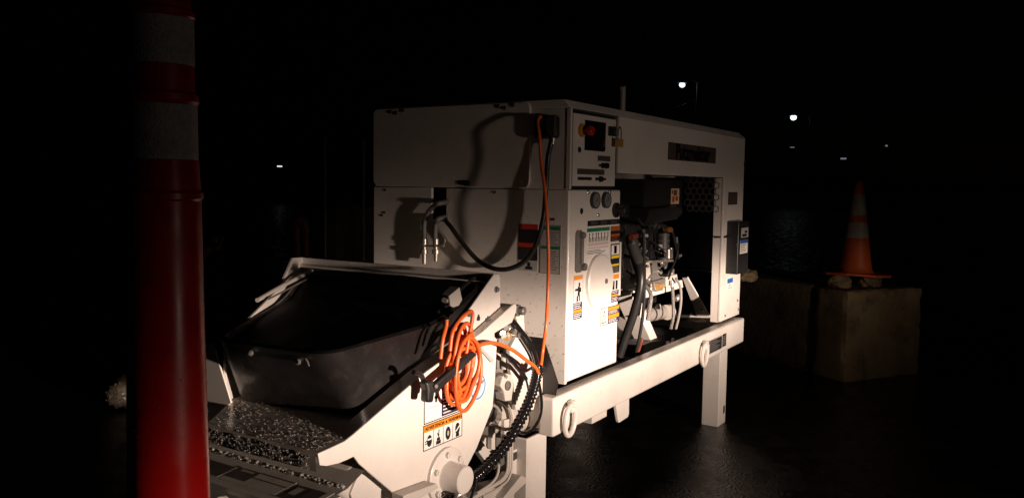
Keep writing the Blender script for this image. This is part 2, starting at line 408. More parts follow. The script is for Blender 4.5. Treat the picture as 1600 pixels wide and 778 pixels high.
part(MB().cyl((3.312, CY, 1.757), (3.312, CY - .004, 1.757), .013, .013, 'ink', 16), 'key_switch', ctl)
part(MB().box(3.60, 3.655, CY - .018, CY, 1.835, 1.88, 'blackpaint'), 'hasp', ctl, bevel=.004)
part(MB().prism([(3.498, CY - .0015, 1.713), (3.630, CY - .0015, 1.713), (3.630, CY - .0015, 1.738), (3.498, CY - .0015, 1.738)], (0, .001, 0), 'badge'), 'switch_legend', ctl)
part(MB().prism([(3.297, CY - .0015, 1.647), (3.570, CY - .0015, 1.647), (3.570, CY - .0015, 1.673), (3.297, CY - .0015, 1.673)], (0, .001, 0), 'badge'), 'switch_legend', ctl)
for x, z, r in ((3.515, 1.692, .006), (3.545, 1.692, .014), (3.585, 1.692, .015), (3.31, 1.628, .008), (3.343, 1.628, .008), (3.376, 1.628, .008), (3.41, 1.628, .008), (3.485, 1.628, .008), (3.525, 1.628, .015), (3.56, 1.628, .006)):
    part(MB().cyl((x, CY, z), (x, CY - .014, z), r, r * .85, 'blackpaint', 14), 'toggle_switch', ctl)
# lower corner cabinet
cab = part(MB().box(EX, 3.738, SY, SY + .30, .713, 1.577), 'corner_cabinet', bevel=.009, seg=3)
for x in (3.446, 3.563):
    gg = part(MB().cyl((x, SY, 1.529), (x, SY - .014, 1.529), .039, .039, 'blackpaint', 28), 'pressure_gauge', cab)
    part(MB().cyl((x, SY - .0142, 1.529), (x, SY - .0152, 1.529), .033, .033, 'dial', 28), 'dial', gg)
    part(MB().obox((x + .004, SY - .0165, 1.531), (.003, 0, 0), (0, .001, 0), (.010, 0, .022), 'ink'), 'needle', gg)
    part(MB().torus((x, SY - .0145, 1.529), (.036, 0, 0), (0, 0, .036), .0035, 'dim', 28, 6), 'bezel', gg)
for x, z in ((3.388, 1.566), (3.614, 1.566), (3.495, 1.459)):
    part(MB().dome((x, SY, z), (0, -1, 0), .010, .007, 'chrome', n=12), 'cover_bolt', cab)
part(MB().cyl((3.327, SY - .0006, 1.481), (3.327, SY - .002, 1.481), .014, .014, 'ink', 16), 'plug_hole', cab)
part(MB().lathe((3.68, SY, 1.479), (0, -1, 0), [(.037, 0), (.037, .012), (.024, .016), (.024, .034), (.030, .038), (.032, .060), (.026, .068)], 'blackpaint', 24), 'adjusting_knob', cab)
sl = part(MB().prism([(3.272, SY - .0006, 1.215), (3.285, SY - .0006, 1.203), (3.33, SY - .0006, 1.203), (3.338, SY - .0006, 1.215), (3.338, SY - .0006, 1.382), (3.325, SY - .0006, 1.396), (3.285, SY - .0006, 1.396), (3.272, SY - .0006, 1.382)], (0, -.003, 0), 'castg'), 'latch_plate', cab)
part(MB().box(3.315, 3.333, SY - .016, SY - .004, 1.24, 1.37, 'steel'), 'latch_lever', sl, bevel=.004)
part(MB().cyl((3.322, SY - .0036, 1.372), (3.322, SY - .022, 1.372), .017, .015, 'castg', 16), 'latch_boss', sl)
part(MB().cyl((3.345, SY - .0036, 1.226), (3.345, SY - .020, 1.226), .019, .017, 'castg', 18), 'latch_pivot', sl)
disk = part(MB().lathe((3.512, SY, 1.143), (0, -1, 0), [(.132, 0), (.132, .014), (.124, .020), (.02, .023)], 'paint', 48), 'round_cover', cab)
part(MB().cyl((3.55, SY - .0215, 1.143), (3.55, SY - .028, 1.143), .013, .011, 'castg', 14), 'cover_lock', disk)
part(MB().box(3.742, 3.83, SY + .03, SY + .045, 1.04, 1.315), 'inner_flange', bevel=.004)

# labels on the cabinet and hood
LY = SY - .0003
label('instruction_strip', (3.389, LY, 1.409), SX, SZ, .343, .026, [(.03, .006, .10, .02, 'dim'), (.13, .006, .20, .02, 'dim'), (.24, .006, .31, .02, 'dim')], 'ink')
def picture_rects(u0, u1, v0, v1, n, m):
    out = []
    for i in range(n):
        c = u0 + (u1 - u0) * (i + .5) / n; a = random.uniform(-.006, .006)
        out += [(c - .003 + a, v0 + .016, c + .004 + a, v1 - .012, m, 2), (c - .009, v0, c - .004, v0 + .02, m, 2), (c + .003, v0, c + .008, v0 + .02, m, 2), (c - .004 + a, v1 - .010, c + .005 + a, v1, m, 2)]
    return out
label('operating_chart', (3.384, LY, 1.272), SX, SZ, .236, .130, [(0, .110, .236, .128, 'lgreen'), (.01, .044, .226, .058, 'pink'), (.01, .030, .226, .038, 'pink')] + picture_rects(.012, .226, .062, .104, 7, 'ink') + lines(.004, .004, .232, .026, 3, 'ink', .35, .4), 'white')
label('warning_label', (3.634, LY, 1.326), SX, SZ, .100, .074, [(.0, .052, .100, .072, 'lredd'), (.0, .026, .100, .036, 'lredd')] + lines(.008, .002, .092, .026, 3, 'lredd', .25, .3), 'ink')
label('warning_label', (3.639, LY, 1.170), SX, SZ, .100, .144, [(.006, .090, .094, .138, 'white'), (.035, .096, .065, .134, 'ink'), (.006, .072, .094, .086, 'lyellow'), (.006, .034, .094, .044, 'lyellow')] + lines(.01, .004, .09, .032, 3, 'grey', .2, .3), 'ink')
label('warning_label', (3.655, LY, 1.025), SX, SZ, .083, .136, [(0, .114, .083, .136, 'lorange'), (.012, .062, .034, .106, 'ink'), (.046, .062, .068, .106, 'ink'), (0, .0, .083, .058, 'inkblue'), (.004, .028, .079, .038, 'lorange', 2)] + lines(.006, .004, .078, .024, 3, 'white', .3, .3) + lines(.006, .042, .078, .056, 2, 'white', .3, .3), 'white')
def person_rects(): return []
wl_ = label('warning_label', (3.264, LY, .990), SX, SZ, .084, .200, [(0, .180, .084, .200, 'lorange'), (.048, .148, .062, .166, 'ink'), (.040, .105, .060, .148, 'ink'), (.014, .130, .044, .140, 'ink'), (.060, .122, .072, .142, 'ink'), (.030, .080, .044, .106, 'ink'), (.052, .080, .062, .106, 'ink'), (0, 0, .084, .076, 'inkblue'), (.004, .030, .080, .044, 'lorange', 2)] + lines(.006, .004, .078, .028, 3, 'white', .32, .3) + lines(.006, .046, .078, .074, 3, 'white', .32, .3) + frame_rects(.084, .2, 'grey', .0015, 3))
lt = label('warning_label', (3.540, LY, .924), SX, SZ, .210, .084, [(.082, .044, .210, .084, 'inkblue'), (.082, 0, .210, .044, 'inkblue'), (.086, .064, .206, .080, 'lorange', 2), (.086, .024, .206, .042, 'lorange', 2)] + lines(.09, .046, .202, .062, 3, 'white', .3, .3) + lines(.09, .003, .202, .022, 3, 'white', .3, .3) + frame_rects(.21, .084, 'ink', .003, 3))
tri = MB(); tb = Vector((3.540, LY - .0022, .924))
for a, b in (((.016, .012), (.041, .070)), ((.041, .070), (.066, .012)), ((.066, .012), (.016, .012)), ((.041, .024), (.041, .050))):
    p, q = Vector((a[0], 0, a[1])), Vector((b[0], 0, b[1])); d = (q - p).normalized(); w = Vector((-d.z, 0, d.x)) * .0022
    tri.add([tb + p - w, tb + q - w, tb + q + w, tb + p + w], [(0, 1, 2, 3)], 'ink')
part(tri, 'warning_triangle', lt)
bd = label('name_badge', (4.335, LY, 1.745), SX, SZ, .792, .097, frame_rects(.792, .097, 'ink', .004, 1), 'badge', [('Putzmeister', .396, .047, .118, 'badgeink', .0045)])
label('model_badge', (5.405, LY, 1.480), SX, SZ, .195, .085, frame_rects(.195, .085, 'ink', .004, 1), 'badge')
label('blue_label', (5.445, LY, .905), SX, SZ, .118, .075, [(.0, .044, .118, .075, 'lblue'), (.04, .02, .07, .038, 'grey'), (.01, .006, .10, .014, 'grey')], 'white')
for x, z in ((5.70, .745), (5.68, .81), (5.42, .735)):
    part(MB().cyl((x, SY - .0005, z), (x, SY - .006, z), .010, .008, 'steel', 10), 'panel_bolt', side)
part(MB().box(5.72, 5.745, SY - .012, SY + .02, 1.742, 1.772, 'blackpaint'), 'marker_bracket', side, bevel=.003)
# labels on the lower end panel (y runs to the left in the picture)
EYU = (0, -1, 0); EL = EX - .0043
label('danger_label', (EL, 2.014, 1.205), EYU, SZ, .104, .214, [(.0, .190, .104, .214, 'lred'), (.0, .127, .104, .190, 'ink'), (.0, .108, .104, .127, 'lred'), (0, .048, .104, .108, 'ink'), (.050, .006, .066, .040, 'ink'), (.040, .006, .078, .020, 'ink', 2), (.02, .012, .038, .022, 'grey')] + lines(.008, .052, .096, .104, 5, 'dim', .25, .3), 'grey')
label('maintenance_label', (EL, 1.898, 1.200), EYU, SZ, .106, .218, [(.006, .196, .100, .212, 'lgreen'), (.006, .110, .100, .124, 'lgreen')] + lines(.04, .128, .098, .190, 6, 'ink', .2, .4) + lines(.04, .014, .098, .104, 9, 'ink', .2, .4) + frame_rects(.106, .218, 'dim', .002, 2), 'grey')

# black electronics box on the post
ebx = part(MB().box(5.40, 5.635, SY - .082, SY - .0005, 1.02, 1.372, 'blackpaint'), 'electronics_box', bevel=.008, seg=3)
label('box_label', (5.45, SY - .0825, 1.262), SX, SZ, .155, .065, [(.02, .006, .12, .024, 'ink'), (.07, .03, .13, .045, 'ink')], 'grey', parent=ebx)
label('box_label', (5.435, SY - .0825, 1.155), SX, SZ, .165, .092, [(0, .068, .165, .092, 'lblue')] + lines(.01, .006, .155, .064, 5, 'ink', .3, .4, 1), 'white', parent=ebx)
part(MB().tube([(5.30, 1.80, 1.268), (5.36, 1.744, 1.270), (5.39, 1.738, 1.272)], .007, 'hose', 8, 4), 'lead', ebx)

# exhaust stack on the roof
ex = part(MB().cyl((4.253, 2.0, 1.96), (4.253, 2.0, 2.15), .0175, .0175, 'gpipe', 20), 'exhaust_stack')
part(MB().obox((4.235, 2.005, 2.146), (.05, 0, .0), (0, .04, 0), (.01, 0, .006), 'dim'), 'rain_flap', ex)
part(MB().cyl((4.226, 2.0, 2.145), (4.226, 2.0, 2.12), .006, .006, 'steel', 8), 'flap_weight', ex)

# ---- engine bay
bay = Vector((0, 1, 0))
eng = part(MB().box(4.62, 5.25, 2.01, 2.6, 1.40, 1.64, 'blackpaint'), 'engine_cover', bevel=.012)
label('engine_label', (5.034,2.009,1.484), SX, SZ, .14, .10, [(.02, .012, .06, .05, 'lredd'), (.04, .055, .10, .09, 'brown'), (.075, .02, .12, .05, 'lredd'), (.012, .066, .03, .088, 'ink')], 'cream', parent=eng)
part(MB().box(4.70, 4.82, 1.90, 2.0, 1.652, 1.659, 'grey'), 'lintel_tag')
part(MB().prism([(4.452,1.930,1.371),(4.520,1.930,1.466),(5.010,1.930,1.474),(5.057,1.930,1.440),(4.951,1.930,1.390),(4.823,1.930,1.386)], (0, .5, 0), 'blackpaint'), 'fan_shroud', bevel=.006)
part(MB().box(4.3, 5.2, 2.15, 2.7, .75, 1.40, 'blackpaint'), 'engine_block', bevel=.02)
stand = part(MB().prism([(4.270,1.930,0.993),(4.403,1.930,0.998),(5.071,1.930,0.997),(5.098,1.930,0.944),(4.508,1.930,0.941),(4.335,1.930,0.942)], (0, .07, 0)), 'pump_stand', bevel=.004)
part(MB().prism([(4.252,1.930,1.013),(4.367,1.930,0.994),(4.702,1.930,0.655),(4.594,1.930,0.660)], (0, .11, 0)), 'stand_leg', stand, bevel=.003)
part(MB().prism([(5.162,1.930,1.001), (5.700,1.930,0.636), (5.690,2.030,0.627), (5.190,1.976,0.996)], (.012, 0, .008)), 'stand_leg', stand, bevel=.002)
part(MB().prism([(4.399,1.900,0.698),(4.680,1.900,0.662),(4.871,1.900,0.608),(4.396,1.900,0.601)], (0, .22, 0), 'dim'), 'stand_foot', stand, bevel=.003)
part(MB().prism([(5.452,1.950,0.668),(5.872,1.950,0.616),(5.881,1.950,0.529),(5.498,1.950,0.576)], (0, .05, 0), 'paintg'), 'stand_foot', stand, bevel=.003)
part(MB().cyl((5.521,1.950,0.744), (5.516,1.948,0.745), .008, .008, 'ink', 10), 'bolt_hole', stand)
flt = part(MB().cyl((4.776,1.950,1.153), (4.775,1.950,1.312), .040, .040, 'dim', 28), 'oil_filter')
for k in range(5):
    part(MB().torus(Vector((4.775,1.950,1.165)).lerp(Vector((4.776,1.950,1.300)), k / 4), (.040, 0, 0), (0, .040, 0), .0025, 'castg', 28, 6), 'filter_rib', flt)
part(MB().prism([(4.610,1.905,1.252),(4.660,1.905,1.249),(4.662,1.905,1.218),(4.612,1.905,1.221)], (0, .003, 0), 'grey'), 'filter_tag', flt)
cyl_ = part(MB().cyl((4.734,1.900,1.163), (4.730,1.900,1.218), .026, .026, 'chrome', 24), 'accumulator')
part(MB().cyl((4.776,1.900,1.160), (4.771,1.900,1.224), .018, .018, 'chrome', 24), 'accumulator')
part(MB().prism([(4.489,1.900,1.165),(4.829,1.900,1.149),(4.841,1.900,1.132),(4.499,1.900,1.149)], (0, .09, 0), 'steel'), 'filter_bracket', bevel=.003)
part(MB().prism([(4.556,1.920,1.147),(4.624,1.920,1.146),(4.660,1.920,1.062),(4.743,1.920,1.015),(4.564,1.920,1.028)], (0, .05, 0), 'castg'), 'pump_casting', bevel=.005)
part(MB().prism([(4.461,1.920,1.154),(4.508,1.920,1.155),(4.544,1.920,1.049),(4.468,1.920,1.056)], (0, .05, 0), 'paintg'), 'bracket_plate', bevel=.003)
vb = part(MB().prism([(4.526,1.900,1.037),(4.713,1.900,1.043),(4.717,1.900,0.984),(4.539,1.900,0.986)], (0, .09, 0), 'castg'), 'valve_block', bevel=.004)
part(MB().prism([(4.723,1.900,1.046),(4.901,1.900,1.051),(4.927,1.900,0.996),(4.727,1.900,0.987)], (0, .09, 0), 'paintg'), 'valve_block', bevel=.004)
part(MB().cyl((4.553,1.890,1.005), (4.680,1.910,0.999), .020, .018, 'brass', 16), 'brass_union', vb)
part(MB().prism([(4.546,1.895,0.998),(4.663,1.895,0.998),(4.675,1.895,0.973),(4.557,1.895,0.974)], (0, .05, 0), 'steel'), 'fitting', vb, bevel=.003)
for k, (a, b, r) in enumerate((((4.288,1.920,1.058), (4.338,1.920,1.097), .03), ((4.487,1.920,1.047), (4.542,1.920,1.080), .016), ((4.834,1.920,1.047), (4.874,1.920,1.088), .022), ((5.021,1.950,0.871), (5.085,1.950,0.902), .02), ((4.529,1.920,0.978), (4.536,1.920,1.019), .012), ((4.771,1.880,0.976), (4.768,1.880,1.016), .013))):
    part(MB().lathe(a, Vector(b) - Vector(a), [(r * .7, 0), (r, .008), (r, .022), (r * .75, .028), (r * .7, .045)], 'steel', 14), 'pipe_fitting')
part(MB().tube([(4.089,1.860,1.324),(4.134,1.860,1.259),(4.197,1.860,1.195),(4.246,1.860,1.109),(4.235,1.860,1.013),(4.165,1.860,0.896),(4.071,1.860,0.785),(3.980,1.860,0.677)], .024, 'hose', 14), 'suction_hose')
hf = part(MB().tube([(4.097,1.860,1.317),(4.134,1.860,1.266),(4.179,1.860,1.217),(4.216,1.860,1.180)], lambda t: .031 if .1 < t < .95 else .026, 'dim', 16), 'hose_fitting')
part(MB().cyl((4.039,1.830,1.324), (4.105,1.830,1.331), .016, .016, 'rustred', 12), 'hose_cap', hf)
part(MB().tube([(4.220,1.840,1.347),(4.237,1.840,1.229),(4.254,1.840,1.103),(4.255,1.840,0.941),(4.228,1.840,0.818),(4.175,1.840,0.700),(4.096,1.840,0.607)], .009, 'hose', 10), 'return_hose')
part(MB().tube([(4.219,1.840,1.361),(4.232,1.840,1.297),(4.240,1.840,1.247)], .010, 'chrome', 10), 'hose_ferrule')
part(MB().tube([(4.236,1.838,0.752),(4.213,1.838,0.712),(4.176,1.838,0.675)], .0098, 'rustred', 10, 4), 'hose_sleeve')
part(MB().tube([(4.303,1.860,1.043),(4.379,1.860,0.999),(4.400,1.860,0.959),(4.385,1.860,0.905),(4.362,1.860,0.834)], .012, 'braid', 10), 'braided_hose')
part(MB().tube([(4.756,1.870,0.979),(4.774,1.870,0.878),(4.781,1.870,0.798),(4.744,1.870,0.727)], .010, 'braid', 10), 'braided_hose')
part(MB().tube([(4.804,1.870,1.033),(4.884,1.870,0.974),(4.902,1.870,0.883),(4.877,1.870,0.797),(4.829,1.870,0.715)], .008, 'gpipe', 10), 'grease_line')
part(MB().tube([(4.433,1.900,1.299),(4.549,1.900,1.255),(4.660,1.900,1.215),(4.775,1.900,1.168)], .006, 'hose', 8), 'sensor_cable')
part(MB().tube([(4.447,1.900,1.235),(4.542,1.900,1.218),(4.641,1.900,1.196)], .005, 'hose', 8), 'sensor_cable')
part(MB().tube([(4.710,1.950,1.369),(4.813,1.950,1.350),(4.921,1.950,1.313),(4.981,1.950,1.237),(5.044,1.950,1.135)], .010, 'hose', 8), 'sensor_cable')
part(MB().tube([(5.000,1.950,1.277),(5.016,1.950,1.215),(5.031,1.950,1.156),(5.088,1.950,1.153)], .009, 'castg', 8, 4), 'bracket_rod')
part(MB().prism([(4.795,1.930,1.339),(4.847,1.930,1.349),(4.901,1.930,1.335),(4.892,1.930,1.311),(4.818,1.930,1.315)], (0, .04, 0), 'brown'), 'sensor_plug', bevel=.006)
for p in ((4.652,1.950,1.355), (4.721,1.950,1.353), (4.793,1.950,1.346)):
    part(MB().cyl(p, Vector(p) + Vector((0, .05, .02)), .018, .018, 'dim', 14), 'injector_cap')
part(MB().prism([(4.501,1.950,1.316),(4.548,1.950,1.314),(4.551,1.950,1.283),(4.503,1.950,1.285)], (0, .02, 0), 'grey'), 'fuse_cover')
part(MB().tube([(4.455,2.050,0.784), (4.716,2.050,0.792), (5.124,2.050,0.774)], .045, 'gpipe', 22, 4), 'drain_pipe')
part(MB().cyl((5.049,2.020,0.778), (5.093,2.020,0.781), .050, .046, 'paintg', 22), 'pipe_cap')
part(MB().cyl((4.858,2.000,0.828), (4.856,2.000,0.857), .018, .014, 'gpipe', 14), 'pipe_nipple')
part(MB().tube([(4.648,1.850,0.661),(4.701,1.850,0.641),(4.731,1.850,0.656),(4.740,1.850,0.671)], .011, 'gpipe', 10), 'drain_elbow')
part(MB().cyl((5.590,2.150,0.735), (6.123,2.150,0.731), .10, .10, 'dim', 24), 'muffler')
part(MB().tube([(4.200,1.850,0.655),(4.116,1.850,0.645),(4.035,1.850,0.617)], .006, 'hose', 8), 'sensor_cable')
rb = random.Random(4)
for k in range(16):
    a = Vector((4.231,1.920,1.135)).lerp(Vector((4.921,1.920,1.169)), rb.random()) + Vector((0, rb.uniform(-.02, .06), rb.uniform(-.10, .16)))
    r_ = rb.uniform(.008, .016); d = Vector((rb.uniform(-.6, .6), -1, rb.uniform(-.8, .8)))
    part(MB().lathe(a, d, [(r_, 0), (r_, .010), (r_ * .7, .012), (r_ * .7, .03), (r_ * .95, .031), (r_ * .95, .042)], rb.choice(['steel', 'chrome', 'castg', 'dim']), 8), 'pipe_fitting')
for q in ([(4.200,1.900,1.210),(4.256,1.900,1.134),(4.330,1.900,1.070),(4.442,1.900,1.022)], [(4.488,1.930,1.377),(4.550,1.930,1.299),(4.538,1.930,1.205),(4.582,1.930,1.106),(4.686,1.930,1.028)], [(4.907,1.900,1.244),(4.881,1.900,1.165),(4.812,1.900,1.090),(4.755,1.900,1.032)], [(4.363,1.940,1.417),(4.438,1.940,1.378),(4.550,1.940,1.367),(4.665,1.940,1.386)]):
    part(MB().tube(q, .0075, 'hose', 8), 'bay_hose')
# punched grille at the far end of the bay
gr = MB(); gx = 5.22; pitch = .044
for r_ in range(6):
    for c_ in range(5):
        cy = 1.775 + c_ * pitch * .98 + (pitch * .49 if r_ % 2 else 0); cz = 1.455 + r_ * pitch * .86
        hexo = [(gx, cy + pitch * .545 * math.cos(R(30 + 60 * i)), cz + pitch * .545 * math.sin(R(30 + 60 * i))) for i in range(6)]
        hexi = [(gx, cy + pitch * .40 * math.cos(R(30 + 60 * i)), cz + pitch * .40 * math.sin(R(30 + 60 * i))) for i in range(6)]
        gr.add(hexo + hexi, [(i, (i + 1) % 6, 6 + (i + 1) % 6, 6 + i) for i in range(6)], 'dim')
kind(part(gr, 'fan_guard_mesh'), 'stuff')
part(MB().box(5.69, 5.70, 1.86, 2.6, 1.0, 1.64, 'ink'), 'radiator_core')

# ---- hopper
OY = 1.75; IY = 1.80
edge = [(1.696, .803), (1.745, .806), (1.807, .811), (1.846, .823), (1.895, .841), (2.129, .926), (2.208, .953), (2.54, 1.041), (2.757, 1.122), (2.775, 1.122), (2.785, 1.10)]
low = [(2.748, 1.050), (2.61, 1.022), (2.641, .998), (2.632, .86), (2.616, .735), (2.51, .601), (2.43, .53), (2.34, .46), (2.20, .45), (2.10, .49), (2.026, .583), (1.871, .721), (1.846, .752), (1.819, .750), (1.782, .749), (1.731, .755), (1.703, .765)]
plate = part(MB().prism([(a, OY, b) for a, b in edge + low], (0, .010, 0)), 'hopper_side_plate', bevel=.003)
# turned-in rim between the side plate and the inner guard
rim = MB(); pr = edge[:9]
rim.loft([[(a, OY + .003, b - .002) for a, b in pr], [(a, IY + .03, b - .010) for a, b in pr]], 'wetshade', False, False, False)
rim.loft([[(a, IY + .03, b - .016) for a, b in pr], [(a, OY + .003, b - .010) for a, b in pr]], 'wetshade', False, False, False)
part(rim, 'hopper_rim')
part(MB().prism([(2.435, IY, 1.060), (2.688, IY, 1.243), (2.722, IY, 1.243), (2.734, IY, 1.228), (2.738, IY, 1.100), (2.535, IY, 1.033), (2.43, IY, 1.004)], (0, .008, 0)), 'splash_guard', bevel=.003)
for p in ((2.703,1.800,1.183),):
    part(MB().lathe(p, (0, -1, 0), [(.013, 0), (.013, .004), (.009, .005), (.009, .012), (.005, .014)], 'castg', 12), 'guard_bolt')
part(MB().lathe((2.797, OY + .02, 1.092), (0, -1, 0), [(.024, 0), (.024, .02), (.017, .022), (.017, .045), (.010, .05)], 'castg', 14), 'pivot_bolt')
part(MB().box(2.76, 2.83, OY + .02, 2.86, 1.075, 1.11), 'pivot_bar', bevel=.006)
part(MB().lathe((2.574,1.750,1.077), (0, -.3, 1), [(.012, 0), (.012, .010), (.007, .011), (.007, .02)], 'castg', 10), 'rim_bolt')
part(MB().prism([(2.500,1.745,0.991),(2.517,1.745,0.991),(2.609,1.745,0.921),(2.591,1.745,0.917)], (0, -.004, 0), 'grey'), 'cord_clip')
# front lip, its rolled edge and the apron
WL = [(1.70, 2.262), (1.915, 2.402)]      # line of the slanted left wall
lip = MB()
lx_ = [(1.700, .804), (1.745, .8075), (1.807, .8125), (1.86, .816), (1.93, .818), (2.02, .82), (2.12, .822)]
wy_ = lambda x: 2.262 + (x - 1.70) * .66
lip.loft([[(x, OY + .004, z) for x, z in lx_], [(x, (OY + wy_(x)) / 2, z) for x, z in lx_], [(x, wy_(x), z - .003) for x, z in lx_]], 'wetshade', False, False, False)
prof = [(1.700, .804), (1.692, .800), (1.689, .790), (1.692, .748), (1.700, .744)]
lip.loft([[(x, OY + .004, z) for x, z in prof], [(x, 2.262, z - .003) for x, z in prof]], 'wetshade', True, False, False)
part(lip, 'hopper_lip')
ap = MB()
app = [(2.02, .735), (1.83, .652), (1.675, .636), (1.667, .630), (1.667, .612)]
ap.loft([[(x, OY + .014, z) for x, z in app], [(x, 2.52, z) for x, z in app]], 'paintg', False, False, False)
apron = part(ap, 'hopper_apron')
weld = MB(); pts = []
for i in range(90):
    y = OY + .03 + i * .70 / 89; pts.append((1.83 + random.uniform(-.003, .003), y, .655 + random.uniform(-.002, .002)))
weld.tube(pts, lambda t: .006, 'paintg', 6, 2)
part(weld, 'weld_bead', apron)
AU = (0, -1, 0); AV = Vector((.155, 0, .016)).normalized()
label('apron_label', Vector((1.690, 2.335, .6385)), AU, AV, .13, .085, [(.004, .004, .126, .081, 'badge')], 'grey', parent=apron)
label('apron_label', Vector((1.690, 2.195, .6385)), AU, AV, .26, .095, [(.0, .02, .10, .090, 'badge'), (.105, .085, .26, .092, 'badge'), (.105, .05, .26, .056, 'badge'), (.02, .07, .08, .082, 'grey', 2)], 'paintg', parent=apron)
label('apron_label', Vector((1.687, 1.925, .638)), AU, AV, .15, .10, [(.0, .0, .09, .09, 'badge'), (.07, .0, .13, .09, 'badge', 2), (.02, .03, .05, .075, 'grey', 3)], 'paintg', parent=apron)
part(MB().box(1.70, 1.82, 1.78, 2.5, .50, .628, 'paintg'), 'apron_box', apron)
part(MB().lathe((1.655, 2.13, .585), (-1, -.6, .15), [(.022, 0), (.022, .018), (.013, .020), (.013, .045), (.010, .05)], 'paint', 14), 'apron_bolt', apron)
# hopper body under the plate
part(MB().prism([(1.90, OY + .06, .69), (2.60, OY + .06, .80), (2.55, OY + .06, .62), (2.32, OY + .06, .44), (2.00, OY + .06, .48), (1.84, OY + .06, .62)], (0, .95, 0), 'paintg'), 'hopper_trough', bevel=.02, seg=3)
part(MB().prism([(1.925,1.800,0.670),(1.884,1.800,0.611),(1.898,1.800,0.567),(2.176,1.800,0.475),(2.081,1.800,0.556)], (0, .02, 0)), 'front_gusset', bevel=.003)
part(MB().prism([(2.021,1.748,0.584),(2.195,1.748,0.572),(2.210,1.748,0.552),(2.079,1.748,0.545),(2.021,1.748,0.556)], (0, -.05, 0), 'paintg'), 'bottom_flange', bevel=.003)
# agitator shaft housing
fl = part(MB().lathe((2.311, OY, .556), (0, -1, 0), [(.103, 0), (.103, .012), (.099, .015), (.058, .017)], 'paint', 40), 'shaft_flange')
part(MB().lathe((2.311, OY - .016, .556), (0, -1, 0), [(.056, 0), (.052, .006), (.050, .074), (.046, .078), (.010, .079)], 'paint', 36), 'shaft_housing', fl)
for k in range(6):
    t = R(35 + 60 * k); c = Vector((2.311 + .079 * math.cos(t), OY - .0165, .556 + .079 * math.sin(t)))
    part(MB().lathe(c, (0, -1, 0), [(.012, 0), (.012, .010), (.007, .011), (.006, .014)], 'paint', 6), 'flange_bolt', fl)
part(MB().lathe((2.30, OY - .07, .50), (-.4, -1, -.1), [(.02, 0), (.02, .02), (.014, .022), (.014, .04)], 'steel', 10), 'grease_fitting', fl)
# labels on the side plate
PL = OY - .0003
l1 = label('warning_label', (2.188, PL, .770), SX, SZ, .215, .142, [(.100, .006, .212, .138, 'inkblue'), (.104, .118, .208, .136, 'lorange', 2), (.104, .088, .208, .106, 'lorange', 2)] + lines(.108, .010, .200, .084, 6, 'white', .34, .35) + [(.018, .10, .09, .106, 'ink'), (.05, .11, .09, .125, 'ink'), (.062, .065, .074, .1, 'ink'), (.058, .078, .080, .088, 'ink'), (.03, .05, .08, .053, 'grey')] + frame_rects(.215, .142, 'ink', .003, 3))
l2 = label('warning_label', (2.185, PL, .676), SX, SZ, .226, .090, [(.003, .064, .223, .087, 'lorange'), (.056, .0, .058, .064, 'ink'), (.112, 0, .114, .064, 'ink'), (.168, 0, .170, .064, 'ink')] + frame_rects(.226, .09, 'ink', .0025, 3), 'white', [('ADVERTENCIA', .064, .0755, .0165, 'ink', .0003), ('WARNING', .182, .0755, .0165, 'ink', .0003), ('\u25b2', .130, .0755, .014, 'ink', 0)])
pic = MB(); po = Vector((2.185, PL - .0022, .676))
def disc(u, v, ru, rv, m='ink', n=14, k=0): 
    pic.add([po + Vector((u + ru * math.cos(2 * math.pi * i / n), -k * .0004, v + rv * math.sin(2 * math.pi * i / n))) for i in range(n)], [tuple(range(n))], m)
def bar(u0, v0, u1, v1, w=.003, m='ink', k=0):
    p, q = Vector((u0, 0, v0)), Vector((u1, 0, v1)); d = (q - p).normalized(); nrm = Vector((-d.z, 0, d.x)) * w; o2 = po + Vector((0, -k * .0004, 0))
    pic.add([o2 + p - nrm, o2 + q - nrm, o2 + q + nrm, o2 + p + nrm], [(0, 1, 2, 3)], m)
def flush():
    global pic
    part(pic, 'pictogram', l2); pic = MB()
disc(.034, .030, .014, .021); bar(.022, .036, .046, .036, .003, 'white', 1); bar(.010, .030, .020, .034, .0015); bar(.010, .022, .020, .024, .0015); flush()
bar(.072, .012, .098, .012, .006); bar(.076, .024, .094, .024, .005, 'ink', 1); bar(.086, .026, .088, .058, .002); bar(.086, .036, .078, .046, .002); flush()
disc(.141, .031, .015, .024); disc(.141, .031, .006, .010, 'grey', k=1); flush()
disc(.198, .034, .014, .022); bar(.186, .026, .210, .042, .003, 'white', 1); bar(.188, .010, .208, .010, .005)
flush()
rs = part(MB().cyl((2.512, PL, .838), (2.512, PL - .0012, .838), .052, .052, 'lsky', 32), 'round_sticker')
rk = MB()
for r_ in (.046, .034, .022):
    rk.torus((2.512, PL - .0016, .838), (r_, 0, 0), (0, 0, r_), .0018, 'lblue' if r_ > .04 else 'white', 28, 4)
rk.prism([(2.478, PL - .0024, .846), (2.548, PL - .0024, .846), (2.548, PL - .0024, .858), (2.478, PL - .0024, .858)], (0, .0006, 0), 'lred')
part(rk, 'sticker_print', rs)
